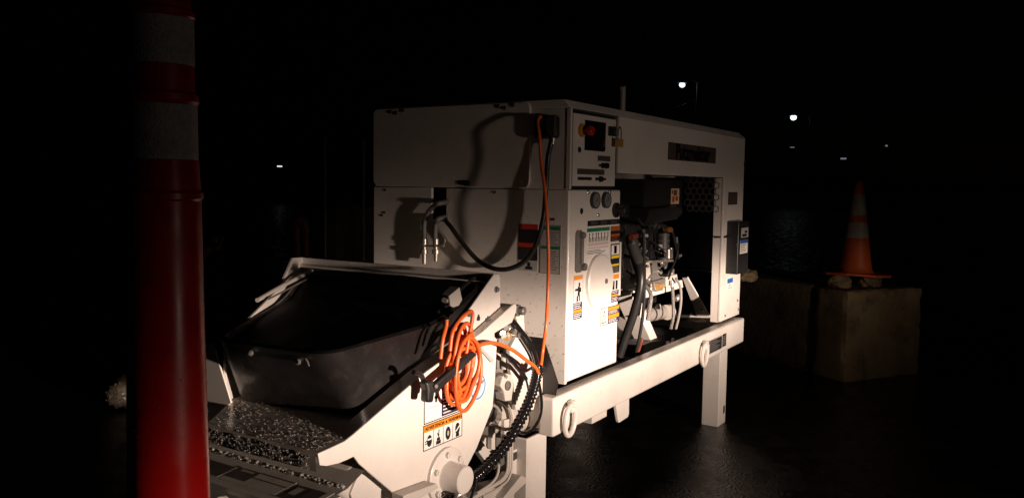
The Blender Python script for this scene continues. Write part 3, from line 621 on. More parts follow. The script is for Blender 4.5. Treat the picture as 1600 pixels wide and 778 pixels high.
# slanted left wall and back wall
wall = [(1.875, 2.402, .80), (1.875, 2.402, 1.03), (2.38, 2.692, 1.150), (2.56, 2.806, 1.258), (2.70, 2.895, 1.246), (2.70, 2.895, .80)]
part(MB().prism([(1.866,2.450,1.030),(1.866,2.351,0.823),(1.866,2.478,0.731),(1.866,2.569,0.727),(1.866,2.622,0.850),(1.866,2.600,0.972)], (.007, 0, 0)), 'front_flange', bevel=.002)
wl2 = part(MB().prism(wall, (.006, -.009, 0)), 'hopper_left_wall', bevel=.002)
part(MB().box(2.70, 2.712, IY + .01, 2.90, .80, 1.246), 'hopper_back_wall', bevel=.002)
part(MB().box(2.66, 2.70, IY + .02, 2.88, 1.205, 1.216), 'back_lip', bevel=.002)
# black splash tub standing in the hopper (open on top, walls lean outwards)
def ring(c, r, inset=0.0):
    """c: corners in order (3D) -> rounded ring of points"""
    out = []
    for i in range(len(c)):
        p = Vector(c[i]); a = (Vector(c[i - 1]) - p).normalized(); b = (Vector(c[(i + 1) % len(c)]) - p).normalized()
        p0, p2 = p + a * r, p + b * r
        for k in range(7):
            t = k / 6; out.append((1 - t) ** 2 * p0 + 2 * t * (1 - t) * p + t * t * p2)
    return out
top = [(1.795, 1.815, 1.068), (1.808, 2.372, 1.052), (2.36, 2.655, 1.095), (2.655, 2.80, 1.200), (2.685, 1.822, 1.215), (2.38, 1.818, 1.092)]
bot = [(1.985, 1.862, .826), (1.925, 2.388, .812), (2.30, 2.60, .90), (2.62, 2.74, .98), (2.64, 1.850, 1.06), (2.35, 1.855, .965)]
mid = [tuple(Vector(a).lerp(Vector(b), .5)) for a, b in zip(top, bot)]
ins = lambda c, d, dz=0: [tuple(Vector(p) + (sum((Vector(q) for q in c), Vector()) / len(c) - Vector(p)).normalized() * d + Vector((0, 0, dz))) for p in c]
tub = MB()
tub.loft([ring(bot, .05), ring(mid, .07), ring(ins(top, .006, -.012), .09), ring(top, .09), ring(ins(top, .022, .004), .085), ring(ins(top, .034, -.006), .08), ring(ins(mid, .05, -.02), .08), ring(ins(bot, .07, .02), .07)], 'rubber', True, False)
tub_o = part(tub, 'splash_tub', sharp=50)
V_ = [Vector(p) for p in top]
rows = [(V_[0] + Vector((.012, .10, 0)), V_[1] + Vector((.022, -.10, 0))), (V_[0] + Vector((.05, .035, 0)), V_[1] + Vector((.07, -.015, 0))), (V_[5] + Vector((-.06, .018, -.006)), V_[2] + Vector((-.05, -.045, -.006))), (V_[5] + Vector((.05, .018, .012)), V_[2] + Vector((.05, -.02, .014))), (V_[4] + Vector((-.015, .03, 0)), V_[3] + Vector((-.02, -.05, 0)))]
nk = 12
part(MB().loft([[a.lerp(b, k / nk) + Vector((0, 0, .003 * math.sin(k * 1.7 + a.x * 9))) for k in range(nk + 1)] for a, b in rows], 'vinyl2', True, False, False), 'tub_cover', tub_o, sharp=80)
fb = ins(bot, .06, .045)
part(MB().prism(ring(fb, .08), (0, 0, -.01), 'rubber'), 'tub_floor', tub_o)
part(MB().tube([Vector((2.154,2.550,1.135)), Vector((2.357,2.640,1.163)), Vector((2.626,2.745,1.198))], .009, 'paintg', 10, 3), 'rim_highlight_rod', tub_o)  # pale rod added in place of the lit strip along the left rim
part(MB().tube([Vector((2.202,2.540,1.136)), Vector((2.400,2.630,1.155)), Vector((2.611,2.730,1.175))], .004, 'steel', 8, 3), 'rim_glint_wire', tub_o)  # thin wire added for the glint line below that strip
for q, dd in (((1.810,2.174,1.031), .012), ((1.815,1.957,1.029), .012)):
    part(MB().lathe(q, (-1, -.1, .1), [(.010, 0), (.010, .006), (.004, .012)], 'chrome', 10), 'tub_rivet', tub_o)
part(MB().tube([(1.800,1.909,1.047),(1.800,1.901,1.036),(1.800,1.895,1.025)], .003, 'chrome', 8), 'tub_clip', tub_o)
brk = part(MB().prism([(2.396,1.800,1.190),(2.459,1.800,1.215),(2.476,1.800,1.167),(2.456,1.800,1.148),(2.412,1.800,1.144),(2.404,1.800,1.152)], (0, .006, 0), 'grey'), 'latch_bracket', tub_o)
part(MB().prism([(2.361,1.805,1.198),(2.410,1.805,1.224),(2.466,1.805,1.214),(2.403,1.805,1.189)], (0, .05, 0), 'rubber'), 'bracket_top', tub_o)
part(MB().cyl((2.390,1.810,1.171), (2.353,1.790,1.180), .010, .010, 'chrome', 12), 'bracket_pin', tub_o)
part(MB().tube([(2.393,1.850,1.125),(2.455,1.850,1.148),(2.544,1.850,1.200),(2.628,1.850,1.234)], .007, 'rubber', 8), 'latch_rod', tub_o)
part(MB().lathe((3.480,3.219,0.950), (0, 0, 1), [(.008, 0), (.008, .006), (.004, .01)], 'chrome', 10), 'grate_bolt', tub_o)
# rubber strap latch over the side plate
st = part(MB().prism([(2.151,1.680,0.922),(2.383,1.680,1.004),(2.412,1.680,0.985),(2.173,1.680,0.892)], (0, .024, 0), 'rubber'), 'strap_latch', bevel=.007, seg=3)
part(MB().prism([(2.104,1.672,0.946),(2.148,1.672,0.944),(2.155,1.672,0.912),(2.145,1.672,0.868),(2.111,1.672,0.876),(2.114,1.672,0.916)], (0, .034, 0), 'rubber'), 'strap_grip', st, bevel=.009, seg=3)
part(MB().tube([(2.096,1.720,0.975),(2.126,1.720,0.965),(2.147,1.720,0.942),(2.157,1.720,0.909),(2.154,1.720,0.888)], .009, 'rubber', 10), 'strap_hook', st)
part(MB().cyl((2.165,1.680,0.917), (2.143,1.660,0.927), .006, .006, 'steel', 10), 'strap_pin', st)

# ---- valve gear between hopper and frame
part(MB().prism([(2.858,1.800,1.066),(2.918,1.800,1.059),(2.933,1.800,0.907),(3.003,1.800,0.837),(3.087,1.800,0.754),(3.100,1.800,0.688),(3.029,1.800,0.675),(3.009,1.800,0.628),(2.863,1.800,0.661),(2.846,1.800,0.773),(2.820,1.800,0.832),(2.812,1.800,0.926),(2.856,1.800,0.965)], (0, .02, 0)), 'bearing_bracket', bevel=.003)
cb = part(MB().prism([(2.732,1.780,0.830),(2.765,1.780,0.837),(2.803,1.780,0.824),(2.814,1.780,0.777),(2.801,1.780,0.716),(2.753,1.780,0.724),(2.743,1.780,0.765),(2.714,1.780,0.795)], (0, .05, 0), 'paintg'), 'cylinder_clevis', bevel=.006)
part(MB().lathe((2.764,1.779,0.787), (0, -1, 0), [(.020, 0), (.020, .005), (.014, .006), (.013, .002)], 'castg', 16), 'clevis_pin', cb)
part(MB().lathe((2.747,1.778,0.827), (0, -1, 0), [(.007, 0), (.007, .006), (.004, .007)], 'steel', 8), 'clevis_bolt', cb)
part(MB().prism([(2.718,1.820,1.017),(2.826,1.820,1.050),(2.856,1.820,1.006),(2.857,1.820,0.962),(2.761,1.820,0.961),(2.720,1.820,0.952)], (0, .08, 0), 'castg'), 'valve_manifold', bevel=.006)
for k in range(14):
    px = random.uniform(0, 1)
    a = Vector((2.694,1.800,0.979)).lerp(Vector((2.819,1.800,1.034)), px) + Vector((random.uniform(-.01, .02), random.uniform(-.02, .02), random.uniform(-.05, .02)))
    d = Vector((random.uniform(-1, 1), -1, random.uniform(-.3, .6)))
    part(MB().lathe(a, d, [(.013, 0), (.013, .010), (.009, .012), (.009, .024), (.012, .025), (.012, .035)], random.choice(['steel', 'steel', 'paintg', 'brass']), 8), 'manifold_fitting')
for a, b, r in (((2.778,1.840,0.941), (2.779,1.840,0.882), .016), ((2.826,1.840,0.911), (2.833,1.840,0.838), .020), ((2.906,1.860,0.904), (2.909,1.860,0.793), .03)):
    part(MB().cyl(a, b, r, r, 'paintg', 16), 'valve_spool')
part(MB().prism([(2.745,1.830,0.894),(2.768,1.830,0.901),(2.745,1.830,0.683),(2.713,1.830,0.651),(2.725,1.830,0.740)], (0, .03, 0), 'dim'), 'valve_lever', bevel=.004)
part(MB().cyl((2.808,1.920,0.622), (3.304,1.920,0.517), .075, .068, 'paintg', 28), 'transfer_tube')
part(MB().torus((2.870,1.900,0.616), (0, .080, 0), (0, 0, .080), .012, 'paintg', 28, 8), 'tube_collar')
part(MB().cyl((2.736,1.830,0.664), (2.759,1.820,0.655), .028, .022, 'steel', 16), 'collar_nut')
part(MB().tube([(2.646,1.810,0.711),(2.705,1.810,0.714),(2.748,1.810,0.686),(2.763,1.810,0.650),(2.730,1.810,0.637)], .006, 'gpipe', 8), 'lever_spring')
part(MB().prism([(2.726,1.880,0.679),(2.959,1.880,0.655),(3.099,1.880,0.572),(3.100,1.880,0.524),(2.764,1.880,0.595)], (0, .12, 0), 'paintg'), 'valve_housing', bevel=.012)
part(MB().prism([(2.732,1.830,0.622),(2.756,1.830,0.617),(2.758,1.830,0.514),(2.730,1.830,0.522)], (0, .02, 0)), 'stay_bar', bevel=.002)
part(MB().prism([(2.822,1.830,0.622),(2.862,1.830,0.618),(2.870,1.830,0.490),(2.831,1.830,0.484)], (0, .02, 0)), 'stay_bar', bevel=.002)
part(MB().prism([(2.617,1.840,0.569),(2.670,1.840,0.578),(2.793,1.840,0.449),(2.746,1.840,0.435)], (0, .03, 0)), 'diagonal_brace', bevel=.003)
part(MB().prism([(2.681,1.860,0.561),(2.759,1.860,0.568),(2.774,1.860,0.499),(2.714,1.860,0.513)], (0, .03, 0)), 'brace_gusset', bevel=.003)
part(MB().prism([(2.790,1.870,0.482),(2.887,1.870,0.472),(2.899,1.870,0.405),(2.825,1.870,0.398)], (0, .04, 0), 'castg'), 'hydraulic_motor', bevel=.008)
part(MB().prism([(2.912,1.850,0.464),(2.968,1.850,0.460),(2.982,1.850,0.328),(2.915,1.850,0.328)], (0, .02, 0)), 'junction_plate', bevel=.002)
part(MB().prism([(2.919,1.848,0.451),(2.955,1.848,0.450),(2.956,1.848,0.418),(2.920,1.848,0.417)], (0, .0015, 0), 'dim'), 'junction_label')
for k in range(4):
    o_ = k * 3.4
    part(MB().tube([(2.521,1.800,0.382), *[(2.629,1.800,0.386),(2.734,1.800,0.391),(2.782,1.800,0.401),(2.805,1.800,0.432),(2.808,1.800,0.512),(2.807,1.800,0.566)]] if k == 0 else
                   ([*[(2.572,1.800,0.376),(2.674,1.800,0.383),(2.758,1.800,0.386),(2.796,1.800,0.396),(2.820,1.800,0.427),(2.823,1.800,0.508),(2.822,1.800,0.563)]] if k == 1 else
                    ([*[(2.625,1.800,0.364),(2.707,1.800,0.364),(2.783,1.800,0.371),(2.816,1.800,0.385),(2.835,1.800,0.418),(2.838,1.800,0.493),(2.837,1.800,0.548)]] if k == 2 else [*[(2.585,1.800,0.392),(2.679,1.800,0.400),(2.724,1.800,0.418),(2.738,1.800,0.446),(2.737,1.800,0.467)]])), .0055, 'paintg', 8, 5), 'hydraulic_line')
part(MB().prism([(2.774,1.800,0.311),(2.917,1.800,0.366),(2.959,1.800,0.342),(2.960,1.800,0.322),(2.868,1.800,0.303),(2.824,1.800,0.262)], (0, .10, 0), 'paintg'), 'lower_bracket', bevel=.003)
part(MB().prism([(2.621,1.840,0.320),(2.711,1.840,0.357),(2.905,1.840,0.325),(2.938,1.840,0.215)], (0, .10, 0), 'paintg'), 'base_plate', bevel=.003)
# black rubber flap under the end panel
part(MB().prism([(3.080,1.911,0.930),(3.080,1.799,0.931),(3.080,1.722,0.743),(3.080,1.733,0.685),(3.080,1.829,0.607),(3.080,1.891,0.713)], (.006, 0, 0), 'rubber'), 'rubber_flap', bevel=.002)

# ---- hose pair leaving the notch in the end panel
for pts in ([(3.163,2.426,1.504),(3.163,2.473,1.488),(3.163,2.512,1.449),(3.163,2.531,1.399),(3.163,2.531,1.330)],  [(3.163,2.433,1.430),(3.163,2.457,1.408),(3.163,2.464,1.370),(3.163,2.464,1.327)]):
    q = [Vector(pts[0]) + Vector((.25, 0, .02))] + [Vector(p) for p in pts]
    part(MB().tube(q, .0125, 'braid', 12), 'grease_hose')
for px in (((3.163,2.531,1.330), (3.163,2.530,1.204)), ((3.163,2.460,1.333), (3.163,2.459,1.221))):
    a, b = Vector(px[0]), Vector(px[1]); d = b - a
    nip = part(MB().lathe(a, d, [(.012, 0), (.016, .004), (.016, .03), (.011, .032), (.011, .055), (.019, .056), (.019, .075), (.012, .077), (.010, d.length)], 'steel', 12), 'hose_coupling')
part(MB().prism([(3.155,2.560,1.294),(3.155,2.411,1.305),(3.155,2.411,1.293),(3.155,2.560,1.285)], (.02, 0, 0), 'steel'), 'coupling_bracket', bevel=.002)
part(MB().tube([(3.168,2.428,1.297),(3.168,2.413,1.307),(3.168,2.409,1.329),(3.168,2.437,1.359),(3.168,2.460,1.386),(3.168,2.476,1.416)], .0035, 'steel', 8), 'tie_wire')

# ---- water standing on the machine: beads too many to count
dr = MB()
def lip_z(x):
    for (a, za), (b, zb) in zip(lx_, lx_[1:]):
        if x <= b: return za + (zb - za) * (x - a) / (b - a)
    return lx_[-1][1]
for i in range(950):
    x = random.uniform(1.70, 1.96); y = random.uniform(1.77, 2.42)
    if y > wy_(x) - .01: continue
    s_ = abs(random.gauss(0, 1)); r_ = .0011 + .0013 * min(s_, 2.2)
    dr.dome((x, y, lip_z(x) - .003 * max(0, (y - 2.0) / .3)), (0, 0, 1), r_, r_ * .8, 'drop', random.uniform(1, 2.2), (random.uniform(-.3, .3), 1, 0), 7)
for i in range(240):
    y = random.uniform(1.78, 2.24); z = random.uniform(.752, .798); r_ = random.uniform(.0015, .0034)
    dr.dome((1.689, y, z), (-1, 0, .1), r_, r_ * .8, 'drop', random.uniform(1, 1.5), (0, 0, 1), 7)
for i in range(120):
    y = random.uniform(1.78, 2.5); r_ = random.uniform(.002, .0045)
    dr.dome((1.826 + random.uniform(-.008, .006), y, .653), (-.5, 0, 1), r_, r_ * .8, 'drop', random.uniform(1, 1.8), (0, 1, 0), 7)
kind(part(dr, 'water_beads', sharp=80), 'stuff')
dp = MB()
for i in range(300):
    y = random.uniform(1.765, 2.35); z = .73 + (random.random() ** 1.3) * .75; r_ = random.uniform(.0010, .0024)
    dp.dome((EX - .0042, y, z), (-1, 0, 0), r_, r_ * .7, 'drop', random.uniform(1, 1.5), (0, 0, 1), 7)
kind(part(dp, 'water_beads', sharp=80), 'stuff')

# ================================================================== things on the pump
# plug with two cords
plug = thing('cable_plug', (3.21, 1.86, 1.79), 'black cable plug fixed on the end panel beside the control panel', 'plug')
MB().box(3.165, 3.2145, 1.805, 1.925, 1.80, 1.905, 'rubber').build('plug_body', plug, bevel=.018, seg=3)
MB().box(3.145, 3.1645, 1.80, 1.84, 1.815, 1.90, 'dim').build('plug_clip', plug, bevel=.004)
MB().cyl((3.185, 1.83, 1.802), (3.18, 1.83, 1.775), .014, .011, 'steel', 12).build('cable_gland', plug)

bc = MB()
bc.tube([(3.18, 1.832, 1.80), *[(3.172,1.834,1.769),(3.172,1.846,1.707)], *[(3.158,1.845,1.580),(3.158,1.855,1.453)], *[(3.155,1.888,1.332),(3.155,1.947,1.254),(3.155,2.032,1.213),(3.155,2.120,1.210)], *[(3.165,2.218,1.245),(3.165,2.312,1.328),(3.165,2.369,1.389)], *[(3.180,2.412,1.418)], (3.25, 2.47, 1.45)], .0115, 'hose', 12)
bcord = bc.build('black_cable', None, sharp=60); tag(bcord, 'black cable hanging in a loop from the plug to the notch in the end panel', 'cable')

oc = thing('orange_cord', (2.37, 1.72, .80), 'orange extension cord hanging from the plug and coiled on the hopper side', 'cord')
oc1 = MB().tube([(3.18, 1.88, 1.875), (3.15, 1.875, 1.895), *[(3.125,1.873,1.867)], *[(3.095,1.844,1.801),(3.095,1.833,1.691)], *[(3.080,1.806,1.589)], *[(3.060,1.779,1.458),(3.060,1.769,1.293)], *[(3.030,1.752,1.132),(3.030,1.758,0.993)], *[(2.990,1.749,0.895),(2.990,1.757,0.828)], *[(2.900,1.710,0.818),(2.863,1.710,0.855),(2.792,1.710,0.896),(2.686,1.710,0.955),(2.572,1.710,0.998),(2.487,1.710,1.009),(2.430,1.710,0.999),(2.394,1.710,0.980),(2.356,1.710,0.949)]], .0076, 'orange', 10)
oc1.build('hanging_length', oc, sharp=60)
coil = MB(); pts = []
turns = 9; n_ = turns * 16
for i in range(n_ + 1):
    t = 2 * math.pi * i / 16; k = i / n_ * turns
    ph = math.sin(k * 2.3) * .5 + .5
    rx = .058 + .020 * math.sin(1.7 * k + .5) + .004 * k + .006 * math.sin(t * 2 + k); rz = .112 + .026 * math.cos(2.1 * k) + .006 * math.sin(3 * t + 2 * k)
    cz = .955 - .012 * math.sin(k * 1.9) - (.035 if k > 7.4 else 0)
    pts.append((2.362 + .010 * math.sin(k * 3.1) + rx * math.sin(t + .4) - .02 * math.cos(t), 1.738 - .005 * k + .010 * math.sin(t * .5 + k), cz + rz * math.cos(t)))
coil.tube(pts, .0073, 'orange', 9, 3)
coil.tube([(2.269,1.700,1.020),(2.283,1.700,1.081),(2.324,1.700,1.120),(2.370,1.700,1.140),(2.397,1.700,1.141),(2.402,1.700,1.117),(2.383,1.700,1.055),(2.361,1.700,0.977)], .0073, 'orange', 9)
coil.tube([*[(2.276,1.720,1.127),(2.273,1.720,1.103)], *[(2.248,1.715,1.062),(2.235,1.715,0.997)]], .0073, 'orange', 9)
coil.build('coiled_length', oc, sharp=60)
MB().cyl((2.431,1.735,1.124), (2.382,1.700,1.134), .010, .010, 'castg', 10).build('coil_hook_bolt', pump)

pd = thing('padlock', (3.662, 1.74, 1.78), 'small brass padlock hanging on the control panel hasp', 'padlock')
MB().box(3.632, 3.688, 1.722, 1.742, 1.783, 1.823, 'brass').build('lock_body', pd, bevel=.004)
MB().tube([(3.643, 1.732, 1.82), (3.643, 1.732, 1.855), (3.648, 1.732, 1.872), (3.660, 1.732, 1.879), (3.672, 1.732, 1.872), (3.677, 1.732, 1.855), (3.677, 1.732, 1.82)], .0042, 'chrome', 8).build('shackle', pd)

# spiral wrapped harness running down in front of the valve gear
hn = thing('hose_harness', (2.55, 1.70, .55), 'black spiral wrapped hose harness curving down beside the hopper plate', 'hose harness')
path = spline([*[(2.901,1.720,0.849),(2.892,1.720,0.802),(2.863,1.720,0.749),(2.814,1.720,0.690),(2.748,1.720,0.635),(2.664,1.720,0.578),(2.575,1.720,0.544),(2.490,1.720,0.519),(2.428,1.720,0.508)]], 24)
MB().tube(path, .019, 'vinyl', 12, 0).build('hose_bundle', hn, sharp=60)
sp = []; L_ = len(path); turns = 34
t_prev = None; a = None
for i in range(turns * 12 + 1):
    f = i / (turns * 12) * (L_ - 2); k = int(f); p = path[k].lerp(path[k + 1], f - k); tg = (path[min(k + 2, L_ - 1)] - path[max(k - 1, 0)]).normalized()
    a = tg.orthogonal().normalized() if a is None else (a - tg * a.dot(tg)).normalized(); b = tg.cross(a); w = 2 * math.pi * i / 12
    sp.append(p + (a * math.cos(w) + b * math.sin(w)) * .0195)
MB().tube(sp, .0050, 'vinyl', 6, 0).build('spiral_wrap', hn, sharp=60)
for q in ([(2.759,1.780,1.060),(2.823,1.780,1.015),(2.894,1.780,0.951),(2.963,1.780,0.877),(2.992,1.780,0.808)], [(2.767,1.770,1.062),(2.836,1.770,1.006),(2.908,1.770,0.947),(2.962,1.770,0.878),(2.991,1.770,0.810)]):
    MB().tube(q, .012, 'vinyl', 10).build('supply_hose', hn)
for q in ([(2.420,1.700,0.526),(2.372,1.700,0.515),(2.321,1.700,0.502),(2.284,1.700,0.474)], [(2.428,1.700,0.517),(2.400,1.700,0.492),(2.349,1.700,0.477),(2.322,1.700,0.450)], [(2.422,1.690,0.521),(2.410,1.690,0.491),(2.395,1.690,0.464),(2.379,1.690,0.433)], [(2.426,1.710,0.515),(2.362,1.710,0.523),(2.297,1.710,0.515),(2.241,1.710,0.497)], [(2.424,1.700,0.513),(2.380,1.700,0.491),(2.341,1.700,0.486),(2.265,1.700,0.501)]):
    MB().tube(q, .0055, 'vinyl', 8).build('loose_lead', hn)
MB().cyl((2.909,1.715,0.822), (2.923,1.715,0.848), .016, .016, 'rubber', 14).build('cable_tie', hn)
MB().tube([(2.914,1.730,0.802),(2.942,1.730,0.737),(2.955,1.730,0.666),(2.935,1.730,0.615),(2.884,1.730,0.586),(2.814,1.730,0.588),(2.764,1.730,0.611)], .0075, 'vinyl', 8).build('looped_lead', hn)
MB().tube([(2.685,1.760,0.942),(2.727,1.760,0.917),(2.780,1.760,0.876),(2.840,1.760,0.828),(2.876,1.760,0.795)], .009, 'vinyl', 8).build('branch_lead', hn)

# ================================================================== delineator post on its concrete block
dl = thing('delineator_post', (.902, 1.311, .78), 'tall red delineator post with two white bands, close to the camera', 'delineator')
bx_, by_ = .902, 1.311
prof = [(.20, .0), (.205, .02), (.20, .035), (.078, .045), (.072, .10), (.0695, .30), (.0655, .55), (.0632, .782), (.067, .786), (.067, .796), (.0625, .801), (.0600, .853), (.0565, .855), (.0565, .948), (.0590, .950), (.062, .955), (.062, .966), (.0555, .972), (.0550, 1.016), (.0530, 1.018), (.0530, 1.096), (.0560, 1.098), (.0580, 1.101), (.0580, 1.109), (.052, 1.114), (.050, 1.16), (.03, 1.19), (.02, 1.22)]
MB().lathe((bx_, by_, .78), (0, 0, 1), prof, 'red', 56).build('tube_body', dl, sharp=25)
for z0, z1, r_ in ((.853, .950, .0580), (1.016, 1.098, .0545)):
    MB().lathe((bx_, by_, .78), (0, 0, 1), [(r_ + .0012, z0 + .001), (r_ + .0012, z1 - .001)], 'reflect', 56).build('reflective_band', dl)
dd = MB()
for i in range(90):
    t = random.uniform(2.9, 6.2); z = random.uniform(.36, 1.15); r_ = random.uniform(.0007, .0015)
    rad = .0665 - (z - .5) * .022 if z < .78 else (.0592 if z < .95 else .0548)
    n0 = Vector((math.cos(t), math.sin(t), 0)); dd.dome(Vector((bx_, by_, .78 + z)) + n0 * rad, n0, r_, r_ * .6, 'drop', random.uniform(1, 2), (0, 0, 1), 7)
kind(dd.build('water_beads', dl, sharp=80), 'stuff')

def rough_block(name, c0, u, v, w, d, h, label_, group):
    """a cast concrete block with chipped edges; c0 near corner, u and v ground directions"""
    c0, u, v = Vector(c0), Vector(u).normalized(), Vector(v).normalized()
    from mathutils import noise
    bm = bmesh.new(); bmesh.ops.create_cube(bm, size=1.0)
    bmesh.ops.subdivide_edges(bm, edges=list(bm.edges), cuts=21, use_grid_fill=True)
    dim = (w, d, h)
    for p in bm.verts:
        q = [(p.co[k] + .5) * dim[k] for k in range(3)]; pos = c0 + u * q[0] + v * q[1] + Vector((0, 0, q[2]))
        near = sorted(min(q[k], dim[k] - q[k]) for k in range(3))
        chip = .006 + .030 * max(0, noise.noise(pos * 7.0) + .05) + .02 * max(0, noise.noise(pos * 19.0))
        k2 = max(0, 1 - near[1] / .045) * chip
        off = Vector()
        for k in range(3):
            a = 1 if q[k] < dim[k] / 2 else -1
            if min(q[k], dim[k] - q[k]) < .045 and not (k == 2 and a == 1): off[k] = a * k2
        sm = .004 * noise.noise(pos * 5) + .0025 * noise.noise(pos * 23)
        q = [q[k] + off[k] + sm for k in range(3)]
        p.co = c0 + u * q[0] + v * q[1] + Vector((0, 0, max(q[2], 0) if q[2] > .02 else 0))
    me = bpy.data.meshes.new(name); bm.to_mesh(me); bm.free(); me.materials.append(M['concrete'])
    for p in me.polygons: p.use_smooth = True
    me.set_sharp_from_angle(angle=R(28))
    o = bpy.data.objects.new(name, me); scene.collection.objects.link(o)
    return tag(o, label_, 'concrete block', group)
rough_block('concrete_block', (.62, 1.00, 0), (1, .2, 0), (-.2, 1, 0), .55, .55, .776, 'concrete block carrying the red delineator post', 'concrete blocks')
rough_block('concrete_block', (7.155, 1.296, 0), (.84, -.54, 0), (.54, .84, 0), .88, .36, .76, 'stained concrete block carrying the traffic cone', 'concrete blocks')
rough_block('concrete_block', (7.40, 1.64, 0), (.84, -.54, 0), (.54, .84, 0), .70, 1.5, .76, 'darker long concrete block between the cone block and the pump', 'concrete blocks')

# broken concrete on the block and the cone on it
def lump(name, c, s, label_, cat, m='concrete', seed=1, group=None):
    rnd = random.Random(seed); bm = bmesh.new(); bmesh.ops.create_icosphere(bm, subdivisions=3, radius=1)
    from mathutils import noise
    for p in bm.verts:
        k = 1 + .35 * noise.noise(p.co * 1.6 + Vector((seed * 3.1, 0, 0))) + .12 * noise.noise(p.co * 5)
        p.co = Vector(c) + Vector((p.co.x * s[0] * k, p.co.y * s[1] * k, max(p.co.z, -.5) * s[2] * k))
    me = bpy.data.meshes.new(name); bm.to_mesh(me); bm.free(); me.materials.append(M[m])
    for p in me.polygons: p.use_smooth = False
    o = bpy.data.objects.new(name, me); scene.collection.objects.link(o); return tag(o, label_, cat, group)
lump('concrete_lump', (7.45, 1.42, .795), (.10, .10, .075), 'left of two concrete lumps propping the traffic cone', 'concrete lump', seed=3, group='lumps under the cone')
lump('concrete_lump', (7.74, 1.22, .79), (.17, .09, .075), 'right hand wedge of concrete propping the traffic cone', 'concrete lump', seed=8, group='lumps under the cone')
lump('concrete_lump', (7.36, 2.18, .80), (.10, .09, .07), 'small pale concrete lump on the darker block beside the electronics box', 'concrete lump', seed=5, group='lumps under the cone')
cn = thing('traffic_cone', (7.60, 1.322, .875), 'orange traffic cone with two white bands on the concrete block', 'traffic cone')
cb_ = MB(); cc = Vector((7.60, 1.322, .86))
sq = []
for i in range(4):
    for k in range(4):
        t = R(20 + 90 * i - 24 + 16 * k); sq.append(cc + Vector((.285 * math.cos(t), .285 * math.sin(t), .012 * math.cos(t * 2))))
cb_.prism(sq, (0, 0, .022), 'coneo'); cb_.build('cone_base', cn, bevel=.006)
zz = lambda h: .133 - (.133 - .030) * h / .78
MB().lathe((7.60, 1.322, .880), (0, 0, 1), [(.150, 0), (zz(0), .02)] + [(zz(h), h) for h in (.05, .2, .4, .6, .74, .78)] + [(.022, .785)], 'coneo', 40).build('cone_body', cn)
for h0, h1 in ((.30, .43), (.49, .67)):
    MB().lathe((7.60, 1.322, .880), (0, 0, 1), [(zz(h0) + .002, h0), (zz(h1) + .002, h1)], 'reflectc', 40).build('cone_band', cn)

# ================================================================== background
wt = thing('mesh_roll', (3.35, 5.4, 0), 'wet mesh covered roll lying on the ground left of the delineator', 'erosion roll')
p0 = Vector((3.262,5.269,0.110)); wm = MB(); k_ = 12
dirv = Vector((.6, .8, 0))
wm.lathe(p0 + Vector((0, 0, 0)), dirv, [(.02, -.02), (.06, -.012), (.085, .01), (.095, .05), (.098, .3), (.095, .6), (.02, .62)], 'wattle', 24)
for v in range(len(wm.v)): wm.v[v] = tuple(Vector(wm.v[v]) + Vector((random.gauss(0, .004),) * 3))
wm.build('sleeve', wt, sharp=80)
nb = MB()
for i in range(110):
    t = random.uniform(0, 6.28); q = random.random(); n0 = Vector((math.cos(t) * .8, -math.cos(t) * .6, math.sin(t)))
    nb.dome(p0 + n0 * (.02 + .075 * q) + dirv * (-.02 + .03 * q), -dirv + n0 * q, .004, .004, 'drop', 1.8, (random.uniform(-1, 1), 0, 1), 6)
kind(nb.build('water_beads', wt, sharp=80), 'stuff')

# rusty bracket and pipe bend in the dark, far left
br = thing('rusty_bracket', (5.7, 7.65, 0), 'rusty orange steel bracket in the dark beside the delineator post', 'steel bracket')
b0 = MB()
for (px0, px1, y0_, y1_) in (((318, 334, 386, 405)), ((336, 342, 366, 380)), ((346, 351, 366, 378)), ((337, 346, 379, 391)), ((325, 338, 382, 388))):
    pass
b0.prism([(5.708,7.600,0.859),(5.790,7.600,0.868),(5.830,7.600,0.824),(5.780,7.600,0.799),(5.738,7.600,0.746),(5.706,7.600,0.741)], (0, .12, 0), 'rust'); b0.build('foot_plate', br, bevel=.01)
MB().prism([(5.850,7.600,0.999),(5.909,7.600,0.996),(5.890,7.600,0.905),(5.865,7.600,0.906)], (0, .10, 0), 'rust').build('cheek_plate', br, bevel=.008)
MB().prism([(5.959,7.600,0.987),(5.985,7.600,1.000),(5.949,7.600,0.902),(5.931,7.600,0.825),(5.864,7.600,0.829),(5.864,7.600,0.871),(5.915,7.600,0.890)], (0, .10, 0), 'rust').build('cheek_plate', br, bevel=.008)
MB().cyl((5.876,7.650,0.762), (Vector((5.876,7.650,0.762)) * Vector((1, 1, 0)).length if False else Vector((Vector((5.876,7.650,0.762)).x, 7.65, 0))), .05, .06, 'matte', 12).build('post', br)
pb = thing('pipe_bend', (6.35, 6.8, 0), 'red brown upright pipe bend standing dim behind the hopper left corner', 'pipe')
MB().tube([(Vector((6.289,6.800,0.644)).x, 6.8, 0), *[(6.300,6.800,0.819),(6.292,6.800,0.994),(6.293,6.800,1.119),(6.331,6.800,1.167),(6.386,6.800,1.158),(6.423,6.800,1.101),(6.422,6.800,0.974),(6.430,6.800,0.775)]], .045, 'rustred', 14).build('pipe_body', pb)
MB().tube([(6.238,6.750,1.123),(6.266,6.750,1.164),(6.312,6.750,1.176),(6.358,6.750,1.140),(6.376,6.750,1.062)], .052, 'rust', 14).build('elbow', pb)
wl_o = thing('site_wall', (7.6, 7.2, 0), 'dull brown low wall dim behind the pump left end', 'wall')
w0 = MB().box(7.25, 9.1, 7.15, 7.35, 0, 1.28, 'wall').build('wall_panel', wl_o, bevel=.01)
